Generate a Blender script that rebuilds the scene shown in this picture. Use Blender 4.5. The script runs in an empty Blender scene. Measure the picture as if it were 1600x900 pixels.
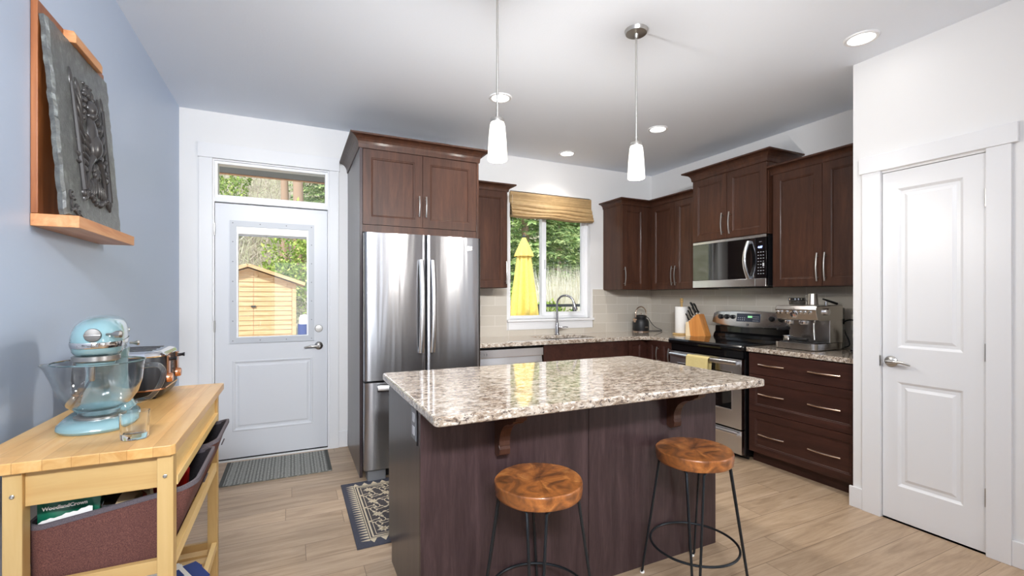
import bpy, math, random
from mathutils import Vector, Matrix

# ------------------------------------------------------------------ scene, camera, light
SC = bpy.context.scene
COL = SC.collection
R = math.radians
PI = math.pi

cam_d = bpy.data.cameras.new('camera')
cam_d.sensor_width = 36.0
cam_d.lens = 716.0 / 1600.0 * 36.0
cam_d.shift_y = 14.0 / 1600.0
cam_d.clip_start = 0.02
cam_d.clip_end = 300
cam = bpy.data.objects.new('camera', cam_d)
COL.objects.link(cam)
cam.location = (0, 0, 1.30)
cam.rotation_euler = (R(90), 0, R(-25.6))
SC.camera = cam

SC.view_settings.view_transform = 'Standard'
SC.view_settings.look = 'None'
SC.view_settings.gamma = 1.0
SC.view_settings.use_curve_mapping = False
SC.view_settings.exposure = 0.44
SC.cycles.use_denoising = True
SC.cycles.max_bounces = 10
SC.cycles.diffuse_bounces = 6
SC.cycles.glossy_bounces = 5
SC.cycles.transmission_bounces = 8
SC.cycles.transparent_max_bounces = 16
SC.cycles.caustics_reflective = False
SC.cycles.caustics_refractive = False
SC.cycles.sample_clamp_indirect = 6.0

world = bpy.data.worlds.new('world')
SC.world = world
world.use_nodes = True
wn = world.node_tree
bg = wn.nodes['Background']
bg.inputs['Color'].default_value = (0.80, 0.88, 1.0, 1)
bg.inputs['Strength'].default_value = 1.3

def area_light(name, loc, rot, sx, sy, power, color=(1, 1, 1)):
    d = bpy.data.lights.new(name, 'AREA')
    d.shape = 'RECTANGLE'
    d.size, d.size_y, d.energy, d.color = sx, sy, power, color
    o = bpy.data.objects.new(name, d)
    o.location, o.rotation_euler = loc, rot
    COL.objects.link(o)
    return o

sun_d = bpy.data.lights.new('sun', 'SUN')
sun_d.energy = 3.3
sun_d.angle = R(2.0)
sun_d.color = (1.0, 0.96, 0.88)
sun = bpy.data.objects.new('sun', sun_d)
sun.rotation_euler = Vector((0.35, 0.62, -0.78)).to_track_quat('-Z', 'Y').to_euler()
COL.objects.link(sun)

# daylight coming in through the windows of the living area behind the camera
area_light('daylight_rear_patio', (0.35, -4.10, 1.12), (R(90), 0, 0), 1.6, 2.1, 8, (0.96, 0.98, 1.0))
area_light('daylight_rear_window', (4.9, -4.10, 1.55), (R(90), 0, 0), 1.2, 1.3, 3, (0.96, 0.98, 1.0))
area_light('daylight_side_window', (6.08, -2.95, 1.45), (R(90), 0, R(90)), 1.7, 1.7, 62, (0.95, 0.98, 1.0))
# added soft fill behind the camera, aimed at the kitchen; no real source
fl = area_light('soft_fill', (-0.30, -1.0, 2.60), (R(78), 0, R(-15)), 1.6, 0.22, 60, (0.93, 0.96, 1.0))
fl.data.spread = R(98)

# ------------------------------------------------------------------ materials
def srgb(r, g, b):
    def f(c):
        c /= 255.0
        return c / 12.92 if c <= 0.04045 else ((c + 0.055) / 1.055) ** 2.4
    return (f(r), f(g), f(b), 1.0)

MATS = {}
class NT:
    def __init__(self, name):
        self.m = bpy.data.materials.new(name)
        self.m.use_nodes = True
        self.t = self.m.node_tree
        self.b = self.t.nodes['Principled BSDF']
        self.out = self.t.nodes['Material Output']
        MATS[name] = self.m
    def n(self, typ, **kw):
        nd = self.t.nodes.new(typ)
        for k, v in kw.items():
            if k.startswith('i_'):
                key = k[2:]
                key = int(key) if key.isdigit() else key.replace('_', ' ')
                nd.inputs[key].default_value = v
            else:
                setattr(nd, k, v)
        return nd
    def l(self, a, b):
        self.t.links.new(a, b)
    def set(self, **kw):
        for k, v in kw.items():
            self.b.inputs[k.replace('_', ' ')].default_value = v
    def coords(self, scale=(1, 1, 1), rot=(0, 0, 0), loc=(0, 0, 0), which='Object'):
        tc = self.n('ShaderNodeTexCoord')
        mp = self.n('ShaderNodeMapping')
        mp.inputs['Scale'].default_value = scale
        mp.inputs['Rotation'].default_value = rot
        mp.inputs['Location'].default_value = loc
        self.l(tc.outputs[which], mp.inputs['Vector'])
        return mp.outputs['Vector']
    def noise(self, vec, scale, detail=3, rough=0.55, dist=0.0):
        nd = self.n('ShaderNodeTexNoise')
        nd.inputs['Scale'].default_value = scale
        nd.inputs['Detail'].default_value = detail
        nd.inputs['Roughness'].default_value = rough
        nd.inputs['Distortion'].default_value = dist
        self.l(vec, nd.inputs['Vector'])
        return nd.outputs['Fac']
    def ramp(self, fac, stops, interp='LINEAR'):
        r = self.n('ShaderNodeValToRGB')
        r.color_ramp.interpolation = interp
        el = r.color_ramp.elements
        while len(el) < len(stops):
            el.new(0.5)
        for e, (p, c) in zip(el, stops):
            e.position = p
            e.color = c if len(c) == 4 else (*c, 1)
        self.l(fac, r.inputs['Fac'])
        return r.outputs['Color']
    def mix(self, fac, a, b, mode='MIX'):
        m = self.n('ShaderNodeMix', data_type='RGBA', blend_type=mode)
        for sock, v in ((m.inputs[0], fac), (m.inputs[6], a), (m.inputs[7], b)):
            if isinstance(v, bpy.types.NodeSocket):
                self.l(v, sock)
            else:
                sock.default_value = v
        return m.outputs[2]
    def bump(self, h, strength=0.2, dist=0.01):
        b = self.n('ShaderNodeBump')
        b.inputs['Strength'].default_value = strength
        b.inputs['Distance'].default_value = dist
        self.l(h, b.inputs['Height'])
        self.l(b.outputs['Normal'], self.b.inputs['Normal'])

def plain(name, col, rough=0.5, metal=0.0, **kw):
    n = NT(name)
    n.set(Base_Color=col, Roughness=rough, Metallic=metal, **kw)
    return n.m

def paint(name, col, rough=0.6, bump=0.08, scale=180):
    n = NT(name)
    n.set(Base_Color=col, Roughness=rough)
    v = n.coords()
    n.bump(n.noise(v, scale, 2), bump, 0.002)
    return n.m

M = {}
M['wall'] = paint('wall_paint_white', srgb(228, 227, 226), 0.55)
M['ceiling'] = paint('ceiling_paint', srgb(233, 239, 248), 0.8, 0.25, 90)
M['blue'] = paint('wall_paint_blue', srgb(180, 194, 215), 0.42)
M['trim'] = plain('trim_white', srgb(227, 227, 228), 0.35)
M['doorwhite'] = plain('door_white', srgb(213, 215, 219), 0.35)
M['vinyl'] = plain('window_vinyl', srgb(240, 241, 243), 0.3)
M['black'] = plain('black_gloss', srgb(14, 14, 16), 0.08)
M['blackmatte'] = plain('black_matte', srgb(24, 24, 26), 0.45)
M['blackplastic'] = plain('black_plastic', srgb(20, 20, 22), 0.3)
M['blacksteel'] = plain('black_powder_steel', srgb(46, 50, 54), 0.35, 0.6)
M['chrome'] = plain('chrome', (0.85, 0.85, 0.86, 1), 0.08, 1.0)
M['nickel'] = plain('brushed_nickel', (0.50, 0.485, 0.46, 1), 0.30, 1.0)
M['darksteel'] = plain('dark_steel_faucet', (0.50, 0.50, 0.53, 1), 0.16, 1.0)
M['copper'] = plain('copper', (0.72, 0.33, 0.17, 1), 0.18, 1.0)
M['rosegold'] = plain('rose_gold', (0.80, 0.62, 0.50, 1), 0.22, 1.0)
M['teal'] = plain('teal_enamel', srgb(130, 165, 172), 0.12, 0.0, Coat_Weight=0.7, Coat_Roughness=0.04)
M['white'] = plain('white_matte', srgb(238, 238, 234), 0.8)
M['ivory'] = plain('ivory_plastic', srgb(226, 220, 206), 0.4)
M['greyplastic'] = plain('grey_plastic', srgb(120, 122, 126), 0.4)
M['ltgrey'] = plain('light_grey', srgb(196, 198, 202), 0.45)
M['red'] = plain('red_glossy_packet', srgb(176, 22, 16), 0.35)
M['green'] = plain('green_foil_bag', srgb(20, 104, 78), 0.35)
M['bluepaper'] = plain('blue_print', srgb(34, 60, 130), 0.6)
M['cream'] = plain('cream', srgb(226, 214, 180), 0.7)
M['beige'] = plain('beige_stone', srgb(196, 176, 146), 0.6)
M['yellow'] = None

def stainless(name, axis='z', col=(0.74, 0.74, 0.75, 1), rough=0.27, wave=0.0, aniso=0.5):
    n = NT(name)
    sc = {'z': (220, 220, 2.0), 'x': (2.0, 220, 220), 'y': (220, 2.0, 220)}[axis]
    v = n.coords(sc)
    g = n.noise(v, 1.0, 2)
    r = n.n('ShaderNodeMapRange')
    r.inputs['To Min'].default_value = rough * 0.92
    r.inputs['To Max'].default_value = rough * 1.1
    n.l(g, r.inputs['Value'])
    n.set(Base_Color=col, Metallic=1.0, Anisotropic=0.85, Roughness=rough)
    tg = n.n('ShaderNodeCombineXYZ')
    tg.inputs['Z'].default_value = 1.0
    n.l(tg.outputs[0], n.b.inputs['Tangent'])
    if wave:
        v2 = n.coords((4.5, 4.5, 0.30))
        n.bump(n.noise(v2, 1.6, 2, 0.5, 0.4), wave, 0.05)
    return n.m
M['steel'] = stainless('stainless_steel', 'y')
M['steel_fridge'] = stainless('stainless_fridge', 'z', (0.37, 0.37, 0.385, 1), 0.25, 0.10)
M['steel_x'] = stainless('stainless_horizontal', 'x')

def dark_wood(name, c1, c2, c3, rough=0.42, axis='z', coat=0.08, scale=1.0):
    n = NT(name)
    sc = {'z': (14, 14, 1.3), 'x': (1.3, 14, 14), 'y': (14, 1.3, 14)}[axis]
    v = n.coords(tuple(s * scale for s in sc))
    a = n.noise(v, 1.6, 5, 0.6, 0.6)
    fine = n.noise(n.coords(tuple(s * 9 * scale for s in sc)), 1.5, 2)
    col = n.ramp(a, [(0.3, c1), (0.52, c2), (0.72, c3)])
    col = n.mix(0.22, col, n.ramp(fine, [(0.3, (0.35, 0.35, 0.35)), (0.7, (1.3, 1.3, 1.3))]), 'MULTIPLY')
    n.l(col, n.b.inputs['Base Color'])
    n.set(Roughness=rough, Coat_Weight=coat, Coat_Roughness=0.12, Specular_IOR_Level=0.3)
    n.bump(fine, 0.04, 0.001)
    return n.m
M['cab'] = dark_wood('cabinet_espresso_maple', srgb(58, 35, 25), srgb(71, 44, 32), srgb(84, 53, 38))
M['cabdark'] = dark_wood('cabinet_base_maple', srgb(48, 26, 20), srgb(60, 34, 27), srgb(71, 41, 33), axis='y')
M['cabend'] = dark_wood('cabinet_side_laminate', srgb(56, 48, 49), srgb(67, 57, 58), srgb(76, 65, 65), 0.28)
M['island'] = dark_wood('island_wood_blue_sheen', srgb(54, 40, 41), srgb(66, 50, 51), srgb(78, 60, 61), 0.38, 'z', 0.15, 1.3)  # same cabinet wood, with its blue reflection mixed into the colour
M['corbel'] = dark_wood('corbel_wood', srgb(60, 38, 30), srgb(74, 48, 38), srgb(86, 58, 46), 0.35)

def light_wood(name, c1, c2, c3, axis='y', plank=None, rough=0.45):
    n = NT(name)
    sc = {'z': (12, 12, 1.0), 'x': (1.0, 12, 12), 'y': (12, 1.0, 12)}[axis]
    a = n.noise(n.coords(sc), 1.8, 5, 0.6, 0.8)
    col = n.ramp(a, [(0.28, c1), (0.5, c2), (0.75, c3)])
    if plank:
        rot = (0, 0, R(90)) if axis == 'y' else (0, 0, 0)
        br = n.n('ShaderNodeTexBrick')
        br.inputs['Scale'].default_value = 1.0
        br.inputs['Brick Width'].default_value = plank[0]
        br.inputs['Row Height'].default_value = plank[1]
        br.inputs['Mortar Size'].default_value = 0.0006
        br.inputs['Color1'].default_value = (0.82, 0.80, 0.76, 1)
        br.inputs['Color2'].default_value = (1.08, 1.05, 1.02, 1)
        br.inputs['Mortar'].default_value = (0.6, 0.5, 0.4, 1)
        br.inputs['Bias'].default_value = 0.0
        n.l(n.coords((1, 1, 1), rot), br.inputs['Vector'])
        col = n.mix(1.0, col, br.outputs['Color'], 'MULTIPLY')
    n.l(col, n.b.inputs['Base Color'])
    n.set(Roughness=rough)
    return n.m
M['birch'] = light_wood('birch_frame', srgb(192, 154, 96), srgb(202, 168, 110), srgb(212, 180, 124), 'z')
M['birch_x'] = light_wood('birch_rail_x', srgb(190, 150, 92), srgb(200, 164, 106), srgb(210, 178, 120), 'x')
M['birch_y'] = light_wood('birch_rail_y', srgb(218, 180, 112), srgb(230, 196, 132), srgb(238, 208, 150), 'y')
M['butcher'] = light_wood('butcher_block_top', srgb(206, 154, 90), srgb(222, 176, 112), srgb(232, 194, 136), 'y', (0.42, 0.055), 0.3)
M['shelfwood'] = light_wood('plaque_shelf_wood', srgb(178, 112, 66), srgb(204, 142, 92), srgb(220, 168, 120), 'y', None, 0.4)
M['boardwood'] = light_wood('plaque_board_wood', srgb(112, 62, 30), srgb(142, 82, 42), srgb(170, 106, 58), 'z', None, 0.35)
M['knifewood'] = light_wood('knife_block_wood', srgb(198, 124, 58), srgb(214, 142, 72), srgb(226, 160, 90), 'z', None, 0.4)
M['knifepale'] = light_wood('knife_block_end_grain', srgb(232, 204, 158), srgb(240, 216, 174), srgb(246, 226, 190), 'z', None, 0.5)
M['shed'] = light_wood('shed_cedar_siding', srgb(200, 158, 112), srgb(216, 180, 136), srgb(230, 200, 160), 'x', None, 0.7)

# floor planks
n = NT('oak_plank_floor')
br = n.n('ShaderNodeTexBrick')
br.offset = 0.0
br.inputs['Scale'].default_value = 1.0
br.inputs['Brick Width'].default_value = 1.55
br.inputs['Row Height'].default_value = 0.165
br.inputs['Mortar Size'].default_value = 0.0012
br.inputs['Mortar Smooth'].default_value = 0.2
br.inputs['Color1'].default_value = (0.0, 0.0, 0.0, 1)
br.inputs['Color2'].default_value = (1.0, 1.0, 1.0, 1)
br.inputs['Mortar'].default_value = (0.5, 0.5, 0.5, 1)
v0 = n.coords()
sp_ = n.n('ShaderNodeSeparateXYZ'); n.l(v0, sp_.inputs[0])
rw = n.n('ShaderNodeMath', operation='DIVIDE'); n.l(sp_.outputs['Y'], rw.inputs[0]); rw.inputs[1].default_value = 0.165
fl_ = n.n('ShaderNodeMath', operation='FLOOR'); n.l(rw.outputs[0], fl_.inputs[0])
wn_ = n.n('ShaderNodeTexWhiteNoise', noise_dimensions='1D'); n.l(fl_.outputs[0], wn_.inputs['W'])
ma_ = n.n('ShaderNodeMath', operation='MULTIPLY_ADD'); n.l(wn_.outputs['Value'], ma_.inputs[0]); ma_.inputs[1].default_value = 1.55; n.l(sp_.outputs['X'], ma_.inputs[2])
cb_ = n.n('ShaderNodeCombineXYZ'); n.l(ma_.outputs[0], cb_.inputs['X']); n.l(sp_.outputs['Y'], cb_.inputs['Y'])
v = cb_.outputs[0]
n.l(v, br.inputs['Vector'])
off = n.n('ShaderNodeVectorMath', operation='MULTIPLY_ADD')
n.l(br.outputs['Color'], off.inputs[0])
off.inputs[1].default_value = (3.1, 7.3, 0)
n.l(v, off.inputs[2])
mp = n.n('ShaderNodeMapping')
mp.inputs['Scale'].default_value = (1.1, 9.0, 1.0)
n.l(off.outputs[0], mp.inputs['Vector'])
g = n.noise(mp.outputs['Vector'], 1.7, 6, 0.62, 1.2)
mp2 = n.n('ShaderNodeMapping')
mp2.inputs['Scale'].default_value = (5, 120.0, 1.0)
n.l(off.outputs[0], mp2.inputs['Vector'])
g2 = n.noise(mp2.outputs['Vector'], 1.0, 3, 0.6, 0.3)
col = n.ramp(g, [(0.25, srgb(152, 128, 104)), (0.48, srgb(180, 155, 128)), (0.7, srgb(198, 174, 148))])
tone = n.ramp(br.outputs['Color'], [(0.0, (0.86, 0.85, 0.84)), (1.0, (1.10, 1.09, 1.07))])
col = n.mix(0.9, col, tone, 'MULTIPLY')
col = n.mix(0.35, col, n.ramp(g2, [(0.3, (0.72, 0.68, 0.64)), (0.6, (1.06, 1.06, 1.06))]), 'MULTIPLY')
col = n.mix(br.outputs['Fac'], col, srgb(96, 76, 58))
n.l(col, n.b.inputs['Base Color'])
n.set(Roughness=0.42)
n.bump(g2, 0.05, 0.002)
M['floor'] = n.m

# granite
def granite(name, sx=1.0):
    n = NT(name)
    v = n.coords((sx, 1, 1), (0, 0, R(12)))
    a = n.noise(v, 34, 5, 0.65, 0.6)
    b = n.noise(v, 85, 4, 0.65, 0.4)
    d = n.noise(n.coords((sx, 1, 1), (0, 0, 0), (3, 5, 7)), 55, 4, 0.7, 0.9)
    col = n.ramp(a, [(0.30, srgb(96, 82, 72)), (0.42, srgb(150, 132, 114)), (0.52, srgb(184, 170, 154)), (0.64, srgb(206, 197, 186)), (0.8, srgb(176, 152, 128))])
    col = n.mix(n.ramp(b, [(0.55, (0, 0, 0)), (0.63, (0.8, 0.8, 0.8))]), col, srgb(228, 221, 212))
    col = n.mix(n.ramp(b, [(0.38, (0.9, 0.9, 0.9)), (0.44, (0, 0, 0))]), col, srgb(86, 74, 70))
    col = n.mix(n.ramp(d, [(0.60, (0, 0, 0)), (0.65, (0.95, 0.95, 0.95))]), col, srgb(42, 38, 40))
    n.l(col, n.b.inputs['Base Color'])
    n.set(Roughness=0.07, Specular_IOR_Level=0.6, Coat_Weight=0.35, Coat_Roughness=0.03)
    return n.m
M['granite'] = granite('speckled_granite', 0.55)

# glazed subway tile
def tile(name, rot):
    n = NT(name)
    tc = n.n('ShaderNodeTexCoord')
    sep = n.n('ShaderNodeSeparateXYZ')
    cmb = n.n('ShaderNodeCombineXYZ')
    n.l(tc.outputs['Object'], sep.inputs[0])
    n.l(sep.outputs['X' if rot == 'x' else 'Y'], cmb.inputs['X'])
    n.l(sep.outputs['Z'], cmb.inputs['Y'])
    br = n.n('ShaderNodeTexBrick')
    br.inputs['Scale'].default_value = 1.0
    br.inputs['Brick Width'].default_value = 0.305
    br.inputs['Row Height'].default_value = 0.1035
    br.inputs['Mortar Size'].default_value = 0.0022
    br.inputs['Mortar Smooth'].default_value = 0.3
    br.inputs['Color1'].default_value = srgb(196, 188, 175)
    br.inputs['Color2'].default_value = srgb(204, 197, 185)
    br.inputs['Mortar'].default_value = srgb(222, 216, 207)
    n.l(cmb.outputs[0], br.inputs['Vector'])
    n.l(br.outputs['Color'], n.b.inputs['Base Color'])
    n.set(Roughness=0.09)
    inv = n.n('ShaderNodeMath', operation='SUBTRACT')
    inv.inputs[0].default_value = 1.0
    n.l(br.outputs['Fac'], inv.inputs[1])
    n.bump(inv.outputs[0], 0.5, 0.001)
    return n.m
M['tile_x'] = tile('glazed_tile_back', 'x')
M['tile_y'] = tile('glazed_tile_side', 'y')

# window glass: clear with a mirror-like sheen at grazing angles
def pane_glass(name, tint=(0.97, 0.985, 0.98, 1), strength=1.0):
    n = NT(name)
    n.t.nodes.remove(n.b)
    tr = n.n('ShaderNodeBsdfTransparent')
    tr.inputs['Color'].default_value = tint
    gl = n.n('ShaderNodeBsdfGlossy')
    gl.inputs['Roughness'].default_value = 0.01
    lw = n.n('ShaderNodeLayerWeight')
    lw.inputs['Blend'].default_value = 0.5
    pw = n.n('ShaderNodeMath', operation='POWER')
    pw.inputs[1].default_value = 3.6
    n.l(lw.outputs['Facing'], pw.inputs[0])
    mu = n.n('ShaderNodeMath', operation='MULTIPLY_ADD')
    mu.inputs[1].default_value = 0.9 * strength
    mu.inputs[2].default_value = 0.04 * strength
    mu.use_clamp = True
    n.l(pw.outputs[0], mu.inputs[0])
    ms = n.n('ShaderNodeMixShader')
    n.l(mu.outputs[0], ms.inputs[0])
    n.l(tr.outputs[0], ms.inputs[1])
    n.l(gl.outputs[0], ms.inputs[2])
    n.l(ms.outputs[0], n.out.inputs['Surface'])
    return n.m
M['mirrorblack'] = plain('dark_mirror_glass', srgb(12, 12, 14), 0.03, 0.0, IOR=2.3)
M['pane'] = pane_glass('window_pane_glass')
M['thinglass'] = pane_glass('clear_thin_glass', (0.98, 0.99, 0.992, 1), 2.0)
M['glass'] = plain('clear_solid_glass', (0.97, 0.99, 0.99, 1), 0.02, 0.0, Transmission_Weight=1.0, IOR=1.45)
M['smokeplastic'] = pane_glass('smoky_hopper_plastic', (0.35, 0.34, 0.33, 1), 1.5)
M['screen'] = pane_glass('insect_screen_mesh', (0.90, 0.90, 0.91, 1), 0.2)

def emit(name, col, s):
    n = NT(name)
    n.set(Base_Color=col, Roughness=0.5, Emission_Color=col, Emission_Strength=s)
    return n.m
M['lampdisc'] = emit('downlight_lens', (1.0, 0.98, 0.95, 1), 9.0)
M['lampshade'] = emit('opal_glass_shade_lit', (1.0, 0.95, 0.86, 1), 1.3)
M['bluedisplay'] = emit('blue_display', (0.35, 0.45, 1.0, 1), 2.5)
M['greendisplay'] = emit('green_display', (0.25, 0.6, 0.3, 1), 0.6)

# live-edge stool wood
def stoolwood():
    n = NT('teak_root_slab')
    v = n.coords()
    sep = n.n('ShaderNodeSeparateXYZ')
    n.l(v, sep.inputs[0])
    at = n.n('ShaderNodeMath', operation='ARCTAN2')
    n.l(sep.outputs['Y'], at.inputs[0])
    n.l(sep.outputs['X'], at.inputs[1])
    ln = n.n('ShaderNodeVectorMath', operation='LENGTH')
    n.l(v, ln.inputs[0])
    cmb = n.n('ShaderNodeCombineXYZ')
    n.l(at.outputs[0], cmb.inputs['X'])
    mu = n.n('ShaderNodeMath', operation='MULTIPLY')
    mu.inputs[1].default_value = 5.0
    n.l(ln.outputs['Value'], mu.inputs[0])
    n.l(mu.outputs[0], cmb.inputs['Y'])
    streak = n.noise(cmb.outputs[0], 2.6, 5, 0.6, 0.5)
    blot = n.noise(v, 9, 4, 0.6, 1.4)
    col = n.ramp(blot, [(0.3, srgb(96, 62, 38)), (0.44, srgb(136, 84, 46)), (0.56, srgb(176, 108, 54)), (0.72, srgb(214, 148, 84))])
    col = n.mix(0.65, col, n.ramp(streak, [(0.32, (0.42, 0.36, 0.34)), (0.5, (0.95, 0.92, 0.9)), (0.7, (1.2, 1.15, 1.1))]), 'MULTIPLY')
    n.l(col, n.b.inputs['Base Color'])
    n.set(Roughness=0.3, Coat_Weight=0.3, Coat_Roughness=0.15)
    n.bump(streak, 0.08, 0.003)
    return n.m
M['stoolwood'] = stoolwood()

def fabric(name, c1, c2, scale=420, rough=0.9, bump=0.3):
    n = NT(name)
    a = n.noise(n.coords((1, 1, 3)), scale, 2)
    b = n.noise(n.coords((3, 3, 1)), scale, 2)
    mx = n.n('ShaderNodeMath', operation='MULTIPLY')
    n.l(a, mx.inputs[0]); n.l(b, mx.inputs[1])
    n.l(n.ramp(mx.outputs[0], [(0.15, c1), (0.38, c2)]), n.b.inputs['Base Color'])
    n.set(Roughness=rough)
    n.bump(mx.outputs[0], bump, 0.001)
    return n.m
M['basket'] = fabric('brown_woven_canvas', srgb(78, 46, 42), srgb(122, 79, 70), 300)
M['basketrim'] = fabric('grey_binding', srgb(78, 72, 78), srgb(108, 100, 106), 400)
M['basketin'] = fabric('dark_lining', srgb(34, 30, 34), srgb(54, 48, 52), 300)
M['towel'] = fabric('yellow_tea_towel', srgb(202, 180, 112), srgb(232, 216, 160), 240)
M['papertowel'] = fabric('paper_towel', srgb(232, 230, 226), srgb(248, 247, 244), 200, 0.95, 0.15)
M['umbrella'] = fabric('yellow_canvas', srgb(238, 204, 98), srgb(248, 222, 134), 60, 0.8, 0.05)
M['rugdark'] = fabric('rug_charcoal', srgb(58, 54, 56), srgb(82, 76, 78), 260)
M['rugborder'] = fabric('rug_slate_blue_border', srgb(56, 57, 68), srgb(76, 77, 90), 260)
M['rugcream'] = fabric('rug_cream_motif', srgb(196, 182, 156), srgb(220, 206, 180), 260)

# door mat
n = NT('woven_grey_mat')
v = n.coords((1, 1, 0.0001))
w1 = n.n('ShaderNodeTexWave', wave_type='BANDS', bands_direction='X')
w1.inputs['Scale'].default_value = 4.4
w1.inputs['Distortion'].default_value = 0.0
n.l(v, w1.inputs['Vector'])
vo = n.n('ShaderNodeTexVoronoi')
vo.inputs['Scale'].default_value = 44
vo.inputs['Randomness'].default_value = 0.12
n.l(v, vo.inputs['Vector'])
dots = n.ramp(vo.outputs['Distance'], [(0.26, srgb(178, 177, 170)), (0.40, srgb(112, 112, 107))])
col = n.mix(n.ramp(w1.outputs['Fac'], [(0.86, (0, 0, 0)), (0.93, (0.8, 0.8, 0.8))]), dots, srgb(150, 150, 143))
n.l(col, n.b.inputs['Base Color'])
n.set(Roughness=0.95)
M['mat'] = n.m
M['matedge'] = fabric('mat_binding', srgb(74, 74, 70), srgb(92, 92, 88), 260)

# bamboo shade
n = NT('woven_bamboo')
v = n.coords((1.5, 1.5, 260))
a = n.noise(v, 1.0, 3, 0.6)
v2 = n.coords((22, 22, 40))
b = n.noise(v2, 1.0, 2)
col = n.ramp(a, [(0.3, srgb(124, 96, 62)), (0.5, srgb(172, 142, 98)), (0.7, srgb(204, 178, 134))])
col = n.mix(0.4, col, n.ramp(b, [(0.3, (0.7, 0.66, 0.6)), (0.7, (1.15, 1.12, 1.08))]), 'MULTIPLY')
n.l(col, n.b.inputs['Base Color'])
n.set(Roughness=0.65)
n.bump(a, 0.4, 0.002)
M['bamboo'] = n.m

# slate
n = NT('carved_slate')
v = n.coords()
a = n.noise(v, 30, 6, 0.7)
col = n.ramp(a, [(0.3, srgb(66, 67, 67)), (0.55, srgb(96, 99, 97)), (0.75, srgb(138, 143, 138))])
n.l(col, n.b.inputs['Base Color'])
n.set(Roughness=0.33, Specular_IOR_Level=0.8)
n.bump(n.noise(v, 75, 5, 0.7), 0.5, 0.006)
M['slate'] = n.m
M['slaterelief'] = plain('slate_relief', srgb(58, 56, 56), 0.28)

# outdoors
def ground_mat(name, c1, c2, c3, scale=3.0):
    n = NT(name)
    v = n.coords()
    a = n.noise(v, scale, 8, 0.7, 0.5)
    n.l(n.ramp(a, [(0.3, c1), (0.5, c2), (0.7, c3)]), n.b.inputs['Base Color'])
    n.set(Roughness=0.95)
    n.bump(a, 0.6, 0.1)
    return n.m
M['hill'] = ground_mat('hillside_scrub', srgb(128, 120, 100), srgb(160, 158, 128), srgb(196, 186, 170), 1.1)
M['gravel'] = ground_mat('yard_gravel', srgb(150, 142, 132), srgb(182, 176, 166), srgb(204, 198, 188), 14)

def leafmat(name, c1, c2, c3):
    n = NT(name)
    oi = n.n('ShaderNodeNewGeometry')
    a = n.noise(n.coords(), 2.3, 3)
    r = n.n('ShaderNodeMath', operation='ADD')
    sub = n.n('ShaderNodeMath', operation='MULTIPLY_ADD')
    n.l(oi.outputs['Random Per Island'], sub.inputs[0])
    sub.inputs[1].default_value = 0.6
    sub.inputs[2].default_value = -0.3
    n.l(a, r.inputs[0]); n.l(sub.outputs[0], r.inputs[1])
    n.l(n.ramp(r.outputs[0], [(0.2, c1), (0.5, c2), (0.85, c3)]), n.b.inputs['Base Color'])
    n.set(Roughness=0.75, Subsurface_Weight=0.0)
    return n.m
M['fir'] = leafmat('fir_needles', srgb(84, 116, 66), srgb(146, 174, 104), srgb(206, 218, 150))
M['leaf'] = leafmat('spring_leaves', srgb(106, 138, 60), srgb(156, 180, 84), srgb(204, 214, 122))
M['twig'] = leafmat('bare_twigs', srgb(164, 146, 136), srgb(200, 186, 174), srgb(206, 210, 170))
M['straw'] = leafmat('dry_grass', srgb(214, 204, 172), srgb(238, 232, 212), srgb(250, 248, 240))
M['bark'] = plain('pine_bark', srgb(178, 148, 126), 0.9)
M['fence'] = plain('dark_metal_rail', srgb(52, 56, 60), 0.5)
M['soffit'] = plain('porch_soffit', srgb(120, 120, 120), 0.7)

# ------------------------------------------------------------------ mesh helpers
ORG = {}
def origin_of(o):
    return ORG.get(o.name, Vector((0, 0, 0)))

def tag(o, label=None, cat=None, group=None, kind=None):
    if label: o['label'] = label
    if cat: o['category'] = cat
    if group: o['group'] = group
    if kind: o['kind'] = kind
    return o

def thing(name, label, cat, loc=(0, 0, 0), group=None):
    o = bpy.data.objects.new(name, None)
    o.empty_display_size = 0.1
    o.location = loc
    COL.objects.link(o)
    ORG[o.name] = Vector(loc)
    return tag(o, label, cat, group)

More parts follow.
